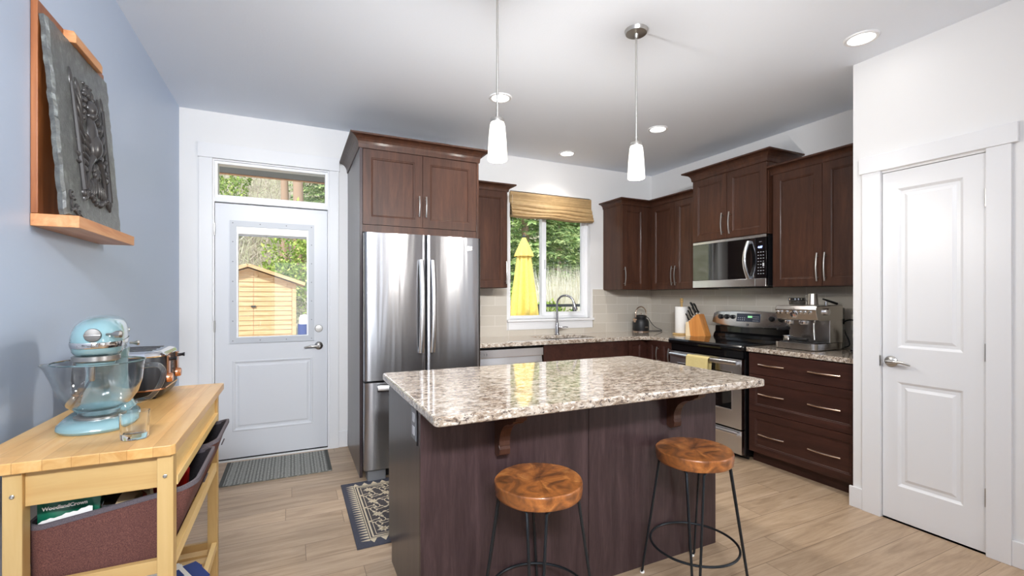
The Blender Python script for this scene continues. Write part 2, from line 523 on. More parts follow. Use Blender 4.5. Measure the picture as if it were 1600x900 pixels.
class MB:
    """collects faces; build() links them as ONE mesh object. Coordinates are world ones."""
    def __init__(self):
        self.v, self.f, self.mi = [], [], []
        self.cur = 0
    def add(self, vs, fs):
        o = len(self.v)
        self.v += [Vector(p) for p in vs]
        for f in fs:
            self.f.append([o + i for i in f])
            self.mi.append(self.cur)
        return self
    def box(self, x0, x1, y0, y1, z0, z1):
        vs = [(x, y, z) for z in (z0, z1) for y in (y0, y1) for x in (x0, x1)]
        return self.add(vs, [(0, 2, 3, 1), (4, 5, 7, 6), (0, 1, 5, 4), (2, 6, 7, 3), (0, 4, 6, 2), (1, 3, 7, 5)])
    def obox(self, c, ax, ay, az, hx, hy, hz):
        c, ax, ay, az = Vector(c), Vector(ax).normalized(), Vector(ay).normalized(), Vector(az).normalized()
        vs = [c + ax * (hx * i) + ay * (hy * j) + az * (hz * k) for k in (-1, 1) for j in (-1, 1) for i in (-1, 1)]
        return self.add(vs, [(0, 2, 3, 1), (4, 5, 7, 6), (0, 1, 5, 4), (2, 6, 7, 3), (0, 4, 6, 2), (1, 3, 7, 5)])
    def ringloft(self, rings, cap0=True, cap1=True, closed=True):
        n = len(rings[0])
        vs = [p for r in rings for p in r]
        fs = []
        for i in range(len(rings) - 1):
            for j in range(n if closed else n - 1):
                k = (j + 1) % n
                fs.append((i * n + j, i * n + k, (i + 1) * n + k, (i + 1) * n + j))
        if cap0: fs.append(tuple(range(n - 1, -1, -1)))
        if cap1: fs.append(tuple((len(rings) - 1) * n + j for j in range(n)))
        return self.add(vs, fs)
    def cyl(self, p0, p1, r0, r1=None, seg=20, cap=True):
        r1 = r0 if r1 is None else r1
        p0, p1 = Vector(p0), Vector(p1)
        d = (p1 - p0).normalized()
        a = d.orthogonal().normalized()
        b = d.cross(a)
        rings = [[p + (a * math.cos(2 * PI * j / seg) + b * math.sin(2 * PI * j / seg)) * r for j in range(seg)] for p, r in ((p0, r0), (p1, r1))]
        return self.ringloft(rings, cap, cap)
    def lathe(self, prof, c, axis=(0, 0, 1), seg=32, cap0=True, cap1=True):
        """prof: (radius, height) along axis from c"""
        c, d = Vector(c), Vector(axis).normalized()
        a = d.orthogonal().normalized()
        b = d.cross(a)
        rings = [[c + d * h + (a * math.cos(2 * PI * j / seg) + b * math.sin(2 * PI * j / seg)) * max(r, 1e-5) for j in range(seg)] for r, h in prof]
        return self.ringloft(rings, cap0, cap1)
    def tube(self, pts, r, seg=10, cap=True, flat=1.0, up=None):
        pts = [Vector(p) for p in pts]
        n = len(pts)
        rr = r if isinstance(r, (list, tuple)) else [r] * n
        rings = []
        prev = None
        for i, p in enumerate(pts):
            t = (pts[min(i + 1, n - 1)] - pts[max(i - 1, 0)]).normalized()
            if up is not None:
                a = t.cross(Vector(up))
                a = a.normalized() if a.length > 1e-6 else t.orthogonal().normalized()
            elif prev is None:
                a = t.orthogonal().normalized()
            else:
                a = (prev - t * prev.dot(t)).normalized()
            prev = a
            b = t.cross(a)
            rings.append([p + (a * math.cos(2 * PI * j / seg) + b * math.sin(2 * PI * j / seg) * flat) * rr[i] for j in range(seg)])
        return self.ringloft(rings, cap, cap)
    def prism(self, poly, axis, a, b):
        """poly in the two other axes (cyclic order), extruded along axis from a to b"""
        def mk(p, q, h):
            return {'x': (h, p, q), 'y': (p, h, q), 'z': (p, q, h)}[axis]
        n = len(poly)
        vs = [mk(p, q, a) for p, q in poly] + [mk(p, q, b) for p, q in poly]
        fs = [(i, (i + 1) % n, n + (i + 1) % n, n + i) for i in range(n)]
        fs += [tuple(range(n - 1, -1, -1)), tuple(range(n, 2 * n))]
        return self.add(vs, fs)
    def ell(self, c, rx, ry, rz, seg=12, rings=8, mat=None):
        c = Vector(c)
        vs, fs = [], []
        for i in range(1, rings):
            th = PI * i / rings
            for j in range(seg):
                ph = 2 * PI * j / seg
                vs.append(Vector((math.sin(th) * math.cos(ph) * rx, math.sin(th) * math.sin(ph) * ry, math.cos(th) * rz)))
        top, bot = len(vs), len(vs) + 1
        vs += [Vector((0, 0, rz)), Vector((0, 0, -rz))]
        for i in range(rings - 2):
            for j in range(seg):
                k = (j + 1) % seg
                fs.append((i * seg + j, (i + 1) * seg + j, (i + 1) * seg + k, i * seg + k))
        for j in range(seg):
            k = (j + 1) % seg
            fs.append((top, j, k))
            fs.append((bot, (rings - 2) * seg + k, (rings - 2) * seg + j))
        if mat: vs = [mat @ p for p in vs]
        return self.add([c + p for p in vs], fs)
    def slab(self, O, U, V, N, w, h, t, panels=(), prof=((0, 0),), hole=False):
        """panelled slab. O = lower-left corner of the FRONT face, N = outward normal.
        panels: (u0,v0,u1,v1); prof: (inset, depth<=0) steps, then a cap (or a through hole)"""
        O, U, V, N = Vector(O), Vector(U), Vector(V), Vector(N)
        P = lambda u, v, d=0.0: O + U * u + V * v + N * d
        us = sorted({0, w, *[p[0] for p in panels], *[p[2] for p in panels]})
        vs_ = sorted({0, h, *[p[1] for p in panels], *[p[3] for p in panels]})
        def inside(u, v):
            return any(p[0] < u < p[2] and p[1] < v < p[3] for p in panels)
        for i in range(len(us) - 1):
            for j in range(len(vs_) - 1):
                um, vm = (us[i] + us[i + 1]) / 2, (vs_[j] + vs_[j + 1]) / 2
                if inside(um, vm): continue
                self.add([P(us[i], vs_[j]), P(us[i + 1], vs_[j]), P(us[i + 1], vs_[j + 1]), P(us[i], vs_[j + 1])], [(0, 1, 2, 3)])
                if hole:
                    self.add([P(us[i], vs_[j], -t), P(us[i + 1], vs_[j], -t), P(us[i + 1], vs_[j + 1], -t), P(us[i], vs_[j + 1], -t)], [(3, 2, 1, 0)])
        for (a, b, c, d) in panels:
            rings = [[P(a + s, b + s, dep), P(c - s, b + s, dep), P(c - s, d - s, dep), P(a + s, d - s, dep)] for s, dep in prof]
            if hole:
                rings = [[P(a, b, 0), P(c, b, 0), P(c, d, 0), P(a, d, 0)], [P(a, b, -t), P(c, b, -t), P(c, d, -t), P(a, d, -t)]]
            self.ringloft(rings, False, not hole)
        # edges and back
        q = [P(0, 0), P(w, 0), P(w, h), P(0, h)]
        r = [p - N * t for p in q]
        for i in range(4):
            k = (i + 1) % 4
            self.add([q[k], q[i], r[i], r[k]], [(0, 1, 2, 3)])
        if not hole:
            self.add(r, [(3, 2, 1, 0)])
        return self
    def build(self, name, mat, parent=None, smooth=False, bevel=0.0, seg=2, label=None, cat=None, group=None, kind=None, org=None):
        me = bpy.data.meshes.new(name)
        if parent is not None:
            o0 = origin_of(parent)
        elif org is not None:
            o0 = Vector(org)
        else:
            xs, ys, zs = zip(*self.v)
            o0 = Vector(((min(xs) + max(xs)) / 2, (min(ys) + max(ys)) / 2, min(zs)))
        me.from_pydata([p - o0 for p in self.v], [], self.f)
        mats = mat if isinstance(mat, (list, tuple)) else [mat]
        for m in mats: me.materials.append(m)
        if len(mats) > 1:
            me.polygons.foreach_set('material_index', self.mi)
        me.update()
        if smooth:
            me.polygons.foreach_set('use_smooth', [True] * len(me.polygons))
            try:
                me.set_sharp_from_angle(angle=R(40))
            except Exception:
                pass
        o = bpy.data.objects.new(name, me)
        COL.objects.link(o)
        if parent is not None:
            o.parent = parent
            ORG[o.name] = origin_of(parent)
        else:
            o.location = o0
            ORG[o.name] = o0
        if bevel:
            m = o.modifiers.new('bevel', 'BEVEL')
            m.width, m.segments, m.limit_method, m.angle_limit = bevel, seg, 'ANGLE', R(40)
        return tag(o, label, cat, group, kind)

def struct(mb, name, mat, parent=None, **kw):
    return mb.build(name, mat, parent, kind='structure', **kw)

def copy_tree(o, loc=None, rz=None, label=None, parent=None):
    c = o.copy()
    COL.objects.link(c)
    if parent is not None: c.parent = parent
    if loc is not None: c.location = loc
    if rz is not None: c.rotation_euler = (0, 0, rz)
    if label: c['label'] = label
    ORG[c.name] = Vector(c.location) if parent is None else origin_of(parent)
    for ch in list(o.children):
        copy_tree(ch, parent=c)
    return c

def text(s, size, O, U, V, N, mat, parent, name='lettering', depth=0.0006, align='LEFT', bold=0.0):
    cu = bpy.data.curves.new(name, 'FONT')
    cu.body = s
    cu.size = size
    cu.extrude = depth
    cu.offset = bold
    cu.resolution_u = 2
    cu.align_x = align
    tmp = bpy.data.objects.new(name + '_src', cu)
    COL.objects.link(tmp)
    dg = bpy.context.evaluated_depsgraph_get()
    me = bpy.data.meshes.new_from_object(tmp.evaluated_get(dg))
    bpy.data.objects.remove(tmp)
    bpy.data.curves.remove(cu)
    O, U, V, N = Vector(O), Vector(U).normalized(), Vector(V).normalized(), Vector(N).normalized()
    o0 = origin_of(parent)
    for v in me.vertices:
        p = v.co
        v.co = O + U * p.x + V * p.y + N * (p.z + depth) - o0
    me.materials.clear()
    me.materials.append(mat)
    o = bpy.data.objects.new(name, me)
    COL.objects.link(o)
    o.parent = parent
    ORG[o.name] = o0
    return o

X, Y, Z = Vector((1, 0, 0)), Vector((0, 1, 0)), Vector((0, 0, 1))
SHAKER = ((0, 0), (0.004, -0.003), (0.009, -0.0035), (0.013, -0.009))
def arc(c, r, a0, a1, n, plane='xz'):
    out = []
    for i in range(n + 1):
        a = R(a0 + (a1 - a0) * i / n)
        p, q = r * math.cos(a), r * math.sin(a)
        out.append(Vector(c) + {'xz': Vector((p, 0, q)), 'yz': Vector((0, p, q)), 'xy': Vector((p, q, 0))}[plane])
    return out
def rrect(x0, x1, y0, y1, r, seg=5):
    """rounded rectangle outline, counter-clockwise"""
    out = []
    for cx, cy, a0 in ((x1 - r, y0 + r, -90), (x1 - r, y1 - r, 0), (x0 + r, y1 - r, 90), (x0 + r, y0 + r, 180)):
        for i in range(seg + 1):
            a = R(a0 + 90 * i / seg)
            out.append((cx + r * math.cos(a), cy + r * math.sin(a)))
    return out

def bow_handle(parent, a, b, n, mat, name='handle', r=0.006, out=0.032, flat=1.0):
    """bar pull bowing outward between a and b, on two short posts"""
    a, b, n = Vector(a), Vector(b), Vector(n)
    mb = MB()
    d = (b - a)
    N_ = 14
    pts = []
    for i in range(N_ + 1):
        t = i / N_
        pts.append(a + d * t + n * (out * (0.62 + 0.38 * math.sin(PI * t))))
    mb.tube(pts, r, 8, up=n)
    for t in (0.12, 0.88):
        q = a + d * t
        mb.cyl(q, q + n * (out * 0.78), r * 0.8, seg=8)
    return mb.build(name, mat, parent, smooth=True)

def crown(mb, path, z0, z1, out):
    """cove crown along an open xy path; outward is to the right of travel"""
    pts = [Vector((p[0], p[1], 0)) for p in path]
    prof = [(0.0, z0), (0.006, z0), (0.008, z0 + 0.008)]
    h = z1 - z0
    for i in range(7):
        t = i / 6
        a = t * PI / 2
        prof.append((0.008 + (out - 0.012) * (1 - math.cos(a)), z0 + 0.010 + (h - 0.024) * math.sin(a)))
    prof += [(out, z1 - 0.012), (out, z1), (0.0, z1)]
    rings = []
    for i, p in enumerate(pts):
        ns = []
        if i > 0:
            d = (pts[i] - pts[i - 1]).normalized(); ns.append(Vector((d.y, -d.x, 0)))
        if i < len(pts) - 1:
            d = (pts[i + 1] - pts[i]).normalized(); ns.append(Vector((d.y, -d.x, 0)))
        m = sum(ns, Vector()).normalized()
        k = 1.0 / max(0.3, m.dot(ns[0]))
        rings.append([Vector((p.x, p.y, 0)) + m * (o * k) + Z * z for o, z in prof])
    mb.ringloft(rings, True, True)
    return mb

# ------------------------------------------------------------------ the setting
XL, XR, YB, ZC = -0.775, 3.876, 4.225, 2.742
XP = 3.15          # pantry wall plane
struct(MB().box(XL - 0.15, 6.2, -4.2, YB + 0.15, -0.12, 0.0), 'floor', M['floor'], org=(0, 0, 0))
struct(MB().box(XL - 0.15, 6.2, -4.2, YB + 0.15, ZC, ZC + 0.15), 'ceiling', M['ceiling'], org=(0, 0, ZC))
struct(MB().box(XL - 0.15, XL, -4.2, YB + 0.15, 0, ZC), 'wall_left', M['blue'])
mb = MB().slab((XL, YB, 0), X, Z, -Y, XR + 0.15 - XL, ZC, 0.15,
               [(-0.56 - XL, 0.0, 0.285 - XL, 2.38), (2.0 - XL, 1.07, 2.99 - XL, 2.39)], hole=True)
struct(mb, 'wall_back', M['wall'])
struct(MB().box(XR, XR + 0.15, 1.5, YB + 0.0, 0, ZC), 'wall_right', M['wall'])
mb = MB().slab((XP, 1.656, 0), -Y, Z, -X, 1.656 - 0.30, ZC, 0.10, [(1.656 - 1.502, 0, 1.656 - 1.045, 2.032)], hole=True)
mb.box(XP + 0.1, XR, 1.556, 1.656, 0, ZC)
struct(mb, 'wall_pantry', M['wall'])
mb = MB().box(XP + 0.1, 6.2, 0.30, 0.40, 0, ZC)
struct(mb, 'wall_pantry_side', M['wall'])
mb = MB().slab((6.2, -4.0, 0), -X, Z, Y, 6.2 - XL, ZC, 0.15,
               [(6.2 - 1.15, 0.02, 6.2 + 0.45, 2.2), (6.2 - 5.5, 0.9, 6.2 - 4.3, 2.2), (6.2 - 2.72, 0.9, 6.2 - 2.45, 2.2)], hole=True)
struct(mb, 'wall_rear', plain('rear_wall_paint', srgb(150, 150, 152), 0.6))
for k, (x, w) in enumerate(((-0.62, .10), (-0.5, .05), (2.35, .10), (2.8, .05), (3.35, .10), (5.62, .12), (1.85, .05), (3.9, .06))):  # unseen wood posts, added so the fridge mirrors tan streaks
    struct(MB().box(x - w / 2, x + w / 2, -3.995, -3.95, 0, 2.45), 'trim_%d' % (7 + k), M['shelfwood'])
mb = MB().slab((6.0, 0.30, 0), -Y, Z, -X, 4.3, ZC, 0.15, [(2.4, 0.6, 4.1, 2.3)], hole=True)
struct(mb, 'wall_side', M['wall'])

def frame_rect(mb, O, U, V, N, w, h, fw, depth):
    """rectangular frame made from four mitre-less bars, front at O plane"""
    O, U, V, N = Vector(O), Vector(U), Vector(V), Vector(N)
    mb.slab(O, U, V, N, w, h, depth, [(fw, fw, w - fw, h - fw)], hole=True)
    return mb
for nm, O, U, N_, w, h, nb in (('window_3', (1.15, -4.05, 0.02), -X, Y, 1.6, 2.18, 2), ('window_4', (5.5, -4.05, 0.9), -X, Y, 1.2, 1.3, 2), ('window_5', (6.05, -2.1, 0.6), -Y, -X, 1.7, 1.7, 3)):
    mb = MB()
    frame_rect(mb, O, U, Z, N_, w, h, 0.06, 0.05)
    for k in range(1, nb):
        p = Vector(O) + Vector(U) * (w * k / nb)
        mb.obox(p + Z * h / 2 - Vector(N_) * 0.025, U, N_, Z, 0.03, 0.02, h / 2 - 0.03)
    struct(mb, nm, M['trim'])

# rear door surround: casing, jamb, header
mb = MB()
mb.box(-0.649, -0.560, YB - 0.019, YB, 0, 2.38)
mb.box(0.285, 0.360, YB - 0.019, YB, 0, 2.38)
mb.box(-0.656, 0.367, YB - 0.026, YB, 2.38, 2.492)
struct(mb, 'trim_1', M['trim'], bevel=0.002)
mb = MB()
mb.box(-0.56, -0.548, YB - 0.004, YB + 0.14, 0, 2.38)
mb.box(0.273, 0.285, YB - 0.004, YB + 0.14, 0, 2.38)
mb.box(-0.548, 0.273, YB - 0.004, YB + 0.14, 2.368, 2.38)
mb.box(-0.548, 0.273, YB - 0.004, YB + 0.14, 2.046, 2.083)
mb.box(-0.548, 0.273, YB + 0.052, YB + 0.14, 2.025, 2.046)
mb.box(-0.548, -0.533, YB + 0.052, YB + 0.14, 0, 2.04)
mb.box(0.258, 0.273, YB + 0.052, YB + 0.14, 0, 2.04)
mb.box(-0.560, 0.285, YB - 0.01, YB + 0.14, -0.002, 0.012)
struct(mb, 'trim_2', M['trim'], bevel=0.001)
struct(MB().box(-0.548, 0.273, YB + 0.002, YB + 0.06, 0.012, 0.022), 'trim_3', M['blackmatte'])

# transom
t = thing('window_2', None, None, (-0.14, YB + 0.03, 2.083)); t['kind'] = 'structure'
struct(frame_rect(MB(), (-0.548, YB + 0.012, 2.083), X, Z, -Y, 0.821, 0.285, 0.020, 0.09), 'window_frame', M['vinyl'], t, bevel=0.002)
struct(MB().box(-0.53, 0.255, YB + 0.052, YB + 0.056, 2.10, 2.35), 'glass_pane', M['pane'], t)

# exterior door
t = thing('door_1', None, None, (-0.14, YB, 0)); t['kind'] = 'structure'
x0, w = -0.545, 0.815
mb = MB()
mb.slab((x0, YB + 0.004, 0.02), X, Z, -Y, w, 0.87, 0.044, [(0.115, 0.21, 0.702, 0.775)],
        ((0, 0), (0.008, 0.004), (0.016, 0.002), (0.024, -0.006), (0.036, -0.006), (0.048, 0.0)))
mb.slab((x0, YB + 0.004, 0.89), X, Z, -Y, w, 1.146, 0.044, [(0.155, 0.08, 0.682, 0.95)], hole=True)
struct(mb, 'door_slab', M['doorwhite'], t)
mb = MB()
mb.slab((-0.446, YB - 0.008, 0.931), X, Z, -Y, 0.612, 0.975, 0.012, [(0.045, 0.045, 0.567, 0.930)], hole=True)
wf = struct(mb, 'glass_frame', plain('door_lite_plastic', srgb(190, 193, 198), 0.4), t, bevel=0.003)
mb = MB()
for i in range(4):
    for zz in (0.952, 1.886):
        mb.cyl((-0.425 + i * 0.19, YB - 0.0095, zz), (-0.425 + i * 0.19, YB - 0.0075, zz), 0.0045, seg=8)
for i in range(1, 6):
    for xx in (-0.425, 0.145):
        mb.cyl((xx, YB - 0.0095, 0.952 + i * 0.157), (xx, YB - 0.0075, 0.952 + i * 0.157), 0.0045, seg=8)
struct(mb, 'screws', M['greyplastic'], wf)
mb = MB()
mb.slab((-0.401, YB + 0.002, 0.970), X, Z, -Y, 0.522, 0.890, 0.03, [(0.012, 0.012, 0.510, 0.835)], hole=True)
struct(mb, 'inner_frame', M['vinyl'], t, bevel=0.002)
mb = MB()
mb.box(-0.39, 0.125, YB + 0.012, YB + 0.024, 1.806, 1.835)
for i in range(5):
    mb.box(-0.385, 0.120, YB + 0.010, YB + 0.026, 1.800 - i * 0.003, 1.8015 - i * 0.003)
struct(mb, 'raised_blind', M['ltgrey'], t)
struct(MB().box(-0.392, 0.125, YB + 0.028, YB + 0.031, 0.975, 1.80), 'glass_pane', M['pane'], t)
mb = MB()
mb.lathe([(0.033, 0), (0.033, 0.006), (0.026, 0.012), (0.012, 0.016), (0.011, 0.045)], (0.202, YB + 0.004, 0.886), -Y, 24)
mb.tube([(0.202, YB - 0.040, 0.886), (0.175, YB - 0.046, 0.888), (0.14, YB - 0.046, 0.889), (0.11, YB - 0.043, 0.884), (0.088, YB - 0.040, 0.880)], [0.011, 0.010, 0.008, 0.007, 0.005], 10)
struct(mb, 'door_handle', M['nickel'], t, smooth=True)
mb = MB()
mb.lathe([(0.031, 0), (0.031, 0.006), (0.027, 0.014), (0.004, 0.015)], (0.202, YB + 0.004, 1.033), -Y, 24)
mb.obox((0.202, YB - 0.018, 1.033), X, Y, Z, 0.019, 0.008, 0.007)
struct(mb, 'deadbolt', M['nickel'], t, smooth=True)
for zz in (1.83, 1.07, 0.26):
    mb = MB().cyl((-0.547, YB - 0.004, zz - 0.045), (-0.547, YB - 0.004, zz + 0.045), 0.006, seg=10)
    struct(mb, 'hinge', M['nickel'], t)

# kitchen window
t = thing('window_1', None, None, (2.5, YB, 1.07)); t['kind'] = 'structure'
mb = MB()
mb.box(1.962, 3.022, YB - 0.035, YB + 0.09, 1.045, 1.070)
mb.box(1.976, 3.008, YB - 0.016, YB, 0.962, 1.045)
struct(mb, 'window_sill', M['trim'], t, bevel=0.003)
mb = MB()
frame_rect(mb, (2.0, YB + 0.06, 1.07), X, Z, -Y, 0.99, 1.32, 0.034, 0.06)
mb.box(2.405, 2.452, YB + 0.055, YB + 0.115, 1.10, 2.36)
struct(mb, 'window_frame', M['vinyl'], t, bevel=0.003)
mb = MB()
frame_rect(mb, (2.425, YB + 0.068, 1.10), X, Z, -Y, 0.535, 1.26, 0.040, 0.03)
sa = struct(mb, 'sliding_sash', M['vinyl'], t, bevel=0.003)
mb = MB().box(2.433, 2.447, YB + 0.050, YB + 0.068, 1.60, 1.70)
struct(mb, 'latch', M['ltgrey'], sa, bevel=0.002)
struct(MB().box(2.03, 2.43, YB + 0.095, YB + 0.099, 1.10, 2.36), 'glass_pane', M['pane'], t)
struct(MB().box(2.46, 2.925, YB + 0.082, YB + 0.086, 1.135, 2.325), 'glass_pane', M['pane'], t)
struct(MB().box(2.455, 2.93, YB + 0.112, YB + 0.1125, 1.12, 2.34), 'insect_screen', M['screen'], t)

# pantry door and casing
mb = MB()
mb.box(XP - 0.019, XP, 1.502, 1.598, 0, 2.045)
mb.box(XP - 0.019, XP, 0.954, 1.045, 0, 2.045)
mb.box(XP - 0.027, XP, 0.930, 1.612, 2.045, 2.142)
struct(mb, 'trim_4', M['trim'], bevel=0.002)
t = thing('door_2', None, None, (XP, 1.27, 0)); t['kind'] = 'structure'
mb = MB()
mb.slab((XP + 0.002, 1.499, 0.010), -Y, Z, -X, 0.451, 2.018, 0.036,
        [(0.074, 0.998, 0.362, 1.915), (0.074, 0.200, 0.362, 0.800)],
        ((0, 0), (0.006, -0.004), (0.014, -0.011), (0.030, -0.011), (0.046, -0.003)))
struct(mb, 'door_slab', M['trim'], t)
mb = MB()
mb.lathe([(0.032, 0), (0.032, 0.006), (0.024, 0.013), (0.012, 0.016), (0.011, 0.050)], (XP + 0.002, 1.455, 0.925), -X, 24)
mb.tube([(XP - 0.048, 1.455, 0.925), (XP - 0.052, 1.43, 0.928), (XP - 0.051, 1.39, 0.929), (XP - 0.046, 1.36, 0.921), (XP - 0.043, 1.345, 0.916)], [0.012, 0.010, 0.008, 0.007, 0.005], 10)
struct(mb, 'door_handle', M['nickel'], t, smooth=True)
for zz in (1.80, 1.02, 0.29):
    struct(MB().cyl((XP - 0.006, 1.047, zz - 0.045), (XP - 0.006, 1.047, zz + 0.045), 0.006, seg=10), 'hinge', M['nickel'], t)
struct(MB().box(XP - 0.021, XP - 0.010, 1.499, 1.505, 0.895, 0.955), 'strike_plate', M['nickel'], t)

# baseboards
def base(nm, *b):
    struct(MB().box(*b), nm, M['trim'], bevel=0.003)
base('baseboard_left', XL, XL + 0.014, -4.0, YB - 0.02, 0, 0.125)
base('baseboard_back', 0.360, 0.434, YB - 0.014, YB, 0, 0.14)
base('baseboard_corner', XL + 0.014, -0.649, YB - 0.014, YB, 0, 0.125)
base('baseboard_pantry', XP - 0.016, XP, 1.598, 1.672, 0, 0.125)
base('baseboard_pantry_near', XP - 0.016, XP, 0.30, 0.954, 0, 0.125)

# tile backsplash
mb = MB()
mb.box(1.351, 1.9615, YB - 0.009, YB, 0.90, 1.385)
mb.box(1.9615, 3.0225, YB - 0.009, YB, 0.90, 0.9615)
mb.box(3.0225, XR, YB - 0.009, YB, 0.90, 1.385)
struct(mb, 'trim_5', M['tile_x'], org=(0, 0, 0.905))
struct(MB().box(XR - 0.009, XR, 1.656, YB - 0.009, 0.90, 1.385), 'trim_6', M['tile_y'], org=(0, 0.1, 0.905))

# downlights: four visible, plus two unseen ones added behind the camera as fill
spots = [(2.858, 1.461, 'recessed ceiling downlight nearest the tall white pantry door'),
         (1.357, 3.026, 'recessed ceiling downlight behind the left pendant rod, before the fridge cabinet'),
         (2.83, 3.007, 'recessed ceiling downlight just right of the right pendant rod'),
         (2.487, 3.912, 'recessed ceiling downlight above the sink window, smallest and farthest'),
         (0.4, -0.6, 'unseen added fill downlight over the open area at the near end of the room'),
         (2.2, -1.6, 'unseen added fill downlight over the living area')]
for i, (x, y, lab) in enumerate(spots):
    t = thing('recessed_light', lab, 'ceiling light', (x, y, ZC), 'recessed downlights in the ceiling')
    mb = MB().lathe([(0.062, -0.002), (0.064, -0.007), (0.078, -0.008), (0.083, -0.004), (0.084, 0.0)], (x, y, ZC), Z, 32, False, False)
    mb.build('trim_ring', M['trim'], t, smooth=True)
    MB().lathe([(0.001, -0.003), (0.063, -0.003)], (x, y, ZC), Z, 32, False, False).build('lens', M['lampdisc'], t)
    d = bpy.data.lights.new('downlight_beam', 'SPOT')
    d.energy = (16, 34, 32, 20, 26, 34)[i]
    d.spot_size = R(58 if i == 0 else 125); d.spot_blend = 0.9
    d.shadow_soft_size = 0.06
    d.color = (1.0, 0.95, 0.88)
    lo = bpy.data.objects.new('downlight_beam', d)
    lo.location = (0, 0, -0.02)
    lo.parent = t
    COL.objects.link(lo)

# ------------------------------------------------------------------ upper cabinets
def cab_door(parent, O, U, N_, w, h, mat=None, panel=True, fr=0.058, name='door'):
    mb = MB()
    O = Vector(O)
    if panel:
        mb.slab(O + Vector(N_) * 0.02, U, Z, N_, w, h, 0.0195, [(fr, fr, w - fr, h - fr)], SHAKER)
    else:
        mb.slab(O + Vector(N_) * 0.02, U, Z, N_, w, h, 0.0195)
    return mb.build(name, mat or M['cab'], parent)

# refrigerator surround with its cabinet
t = thing('fridge_cabinet', 'tall dark brown fridge surround with two-door cabinet on top', 'cabinet', (0.89, 3.83, 0))
mb = MB()
mb.box(0.435, 0.455, 3.44, YB - 0.002, 0.0, 2.40)
mb.build('side_panel', M['cabend'], t, bevel=0.001, label='tall side panel facing the entry door')
mb = MB().box(1.332, 1.351, 3.44, YB - 0.002, 0.0, 2.40)
mb.build('side_panel', M['cab'], t, bevel=0.001)
mb = MB().box(0.456, 1.331, 3.462, YB - 0.002, 1.772, 2.40)
mb.build('body', M['cab'], t)
mb = MB().box(0.456, 1.331, 3.446, 3.462, 1.772, 1.824)
mb.build('lower_rail', M['cab'], t)
d = cab_door(t, (0.458, 3.462, 1.827), X, -Y, 0.435, 0.545)
bow_handle(d, (0.865, 3.442, 1.905), (0.865, 3.442, 2.06), -Y, M['nickel'])
d = cab_door(t, (0.896, 3.462, 1.827), X, -Y, 0.433, 0.545)
bow_handle(d, (0.918, 3.442, 1.905), (0.918, 3.442, 2.06), -Y, M['nickel'])
crown(MB(), [(0.435, YB - 0.002), (0.435, 3.44), (1.351, 3.44), (1.351, YB - 0.002)], 2.375, 2.468, 0.070).build('crown_moulding', M['cab'], t)

def upper(name, label, boxd, doors, face, crownpath, cz, out=0.062, sidemat=None, hmat='nickel'):
    x0, x1, y0, y1, z0, z1 = boxd
    t = thing(name, label, 'cabinet', ((x0 + x1) / 2, (y0 + y1) / 2, z0), 'wall cabinets')
    MB().box(*boxd).build('body', sidemat or M['cab'], t, bevel=0.001)
    for a, b, za, zb, hs in doors:
        if face == 'y':
            d = cab_door(t, (a, y0, za), X, -Y, b - a, zb - za)
            if hs is not None: bow_handle(d, (hs, y0 - 0.02, za + 0.035), (hs, y0 - 0.02, za + 0.245 if zb - za > .7 else za + 0.23), -Y, M[hmat])
        else:
            d = cab_door(t, (x0, a, za), -Y, -X, a - b, zb - za)
            if hs is not None: bow_handle(d, (x0 - 0.02, hs, za + 0.035), (x0 - 0.02, hs, za + 0.245 if zb - za > .7 else za + 0.23), -X, M[hmat])
    crown(MB(), crownpath, cz[0], cz[1], out).build('crown_moulding', M['cab'], t)
    return t
upper('upper_cabinet', 'narrow dark brown wall cabinet between the fridge and the sink window', (1.3515, 1.82, 3.915, YB - 0.002, 1.384, 2.30),
      [(1.362, 1.817, 1.387, 2.283, 1.80)], 'y', [(1.3515, 3.895), (1.822, 3.895), (1.822, YB - 0.002)], (2.284, 2.348))
# corner pair share one crown: L-shaped run built as one corner cabinet
t = thing('corner_upper_cabinet', 'dark brown L-shaped corner wall cabinet right of the sink window', 'cabinet', (3.6, 3.8, 1.38), 'wall cabinets')
MB().box(3.166, XR - 0.002, 3.915, YB - 0.002, 1.378, 2.30).build('body', M['cab'], t, bevel=0.001)
MB().box(3.566, XR - 0.002, 3.257, 3.914, 1.378, 2.30).build('body', M['cab'], t, bevel=0.001)
MB().box(3.483, 3.5655, 3.905, 3.9145, 1.378, 2.30).build('filler', M['cab'], t)
d = cab_door(t, (3.170, 3.915, 1.382), X, -Y, 0.312, 0.90)
bow_handle(d, (3.190, 3.895, 1.42), (3.190, 3.895, 1.62), -Y, M['nickel'])
d = cab_door(t, (3.566, 3.870, 1.382), -Y, -X, 0.338, 0.90)
bow_handle(d, (3.546, 3.553, 1.42), (3.546, 3.553, 1.62), -X, M['nickel'])
d = cab_door(t, (3.566, 3.529, 1.382), -Y, -X, 0.268, 0.90)
bow_handle(d, (3.546, 3.505, 1.42), (3.546, 3.505, 1.62), -X, M['nickel'])
crown(MB(), [(3.166, YB - 0.002), (3.166, 3.895), (3.546, 3.895), (3.546, 3.257)], 2.284, 2.348, 0.062).build('crown_moulding', M['cab'], t)
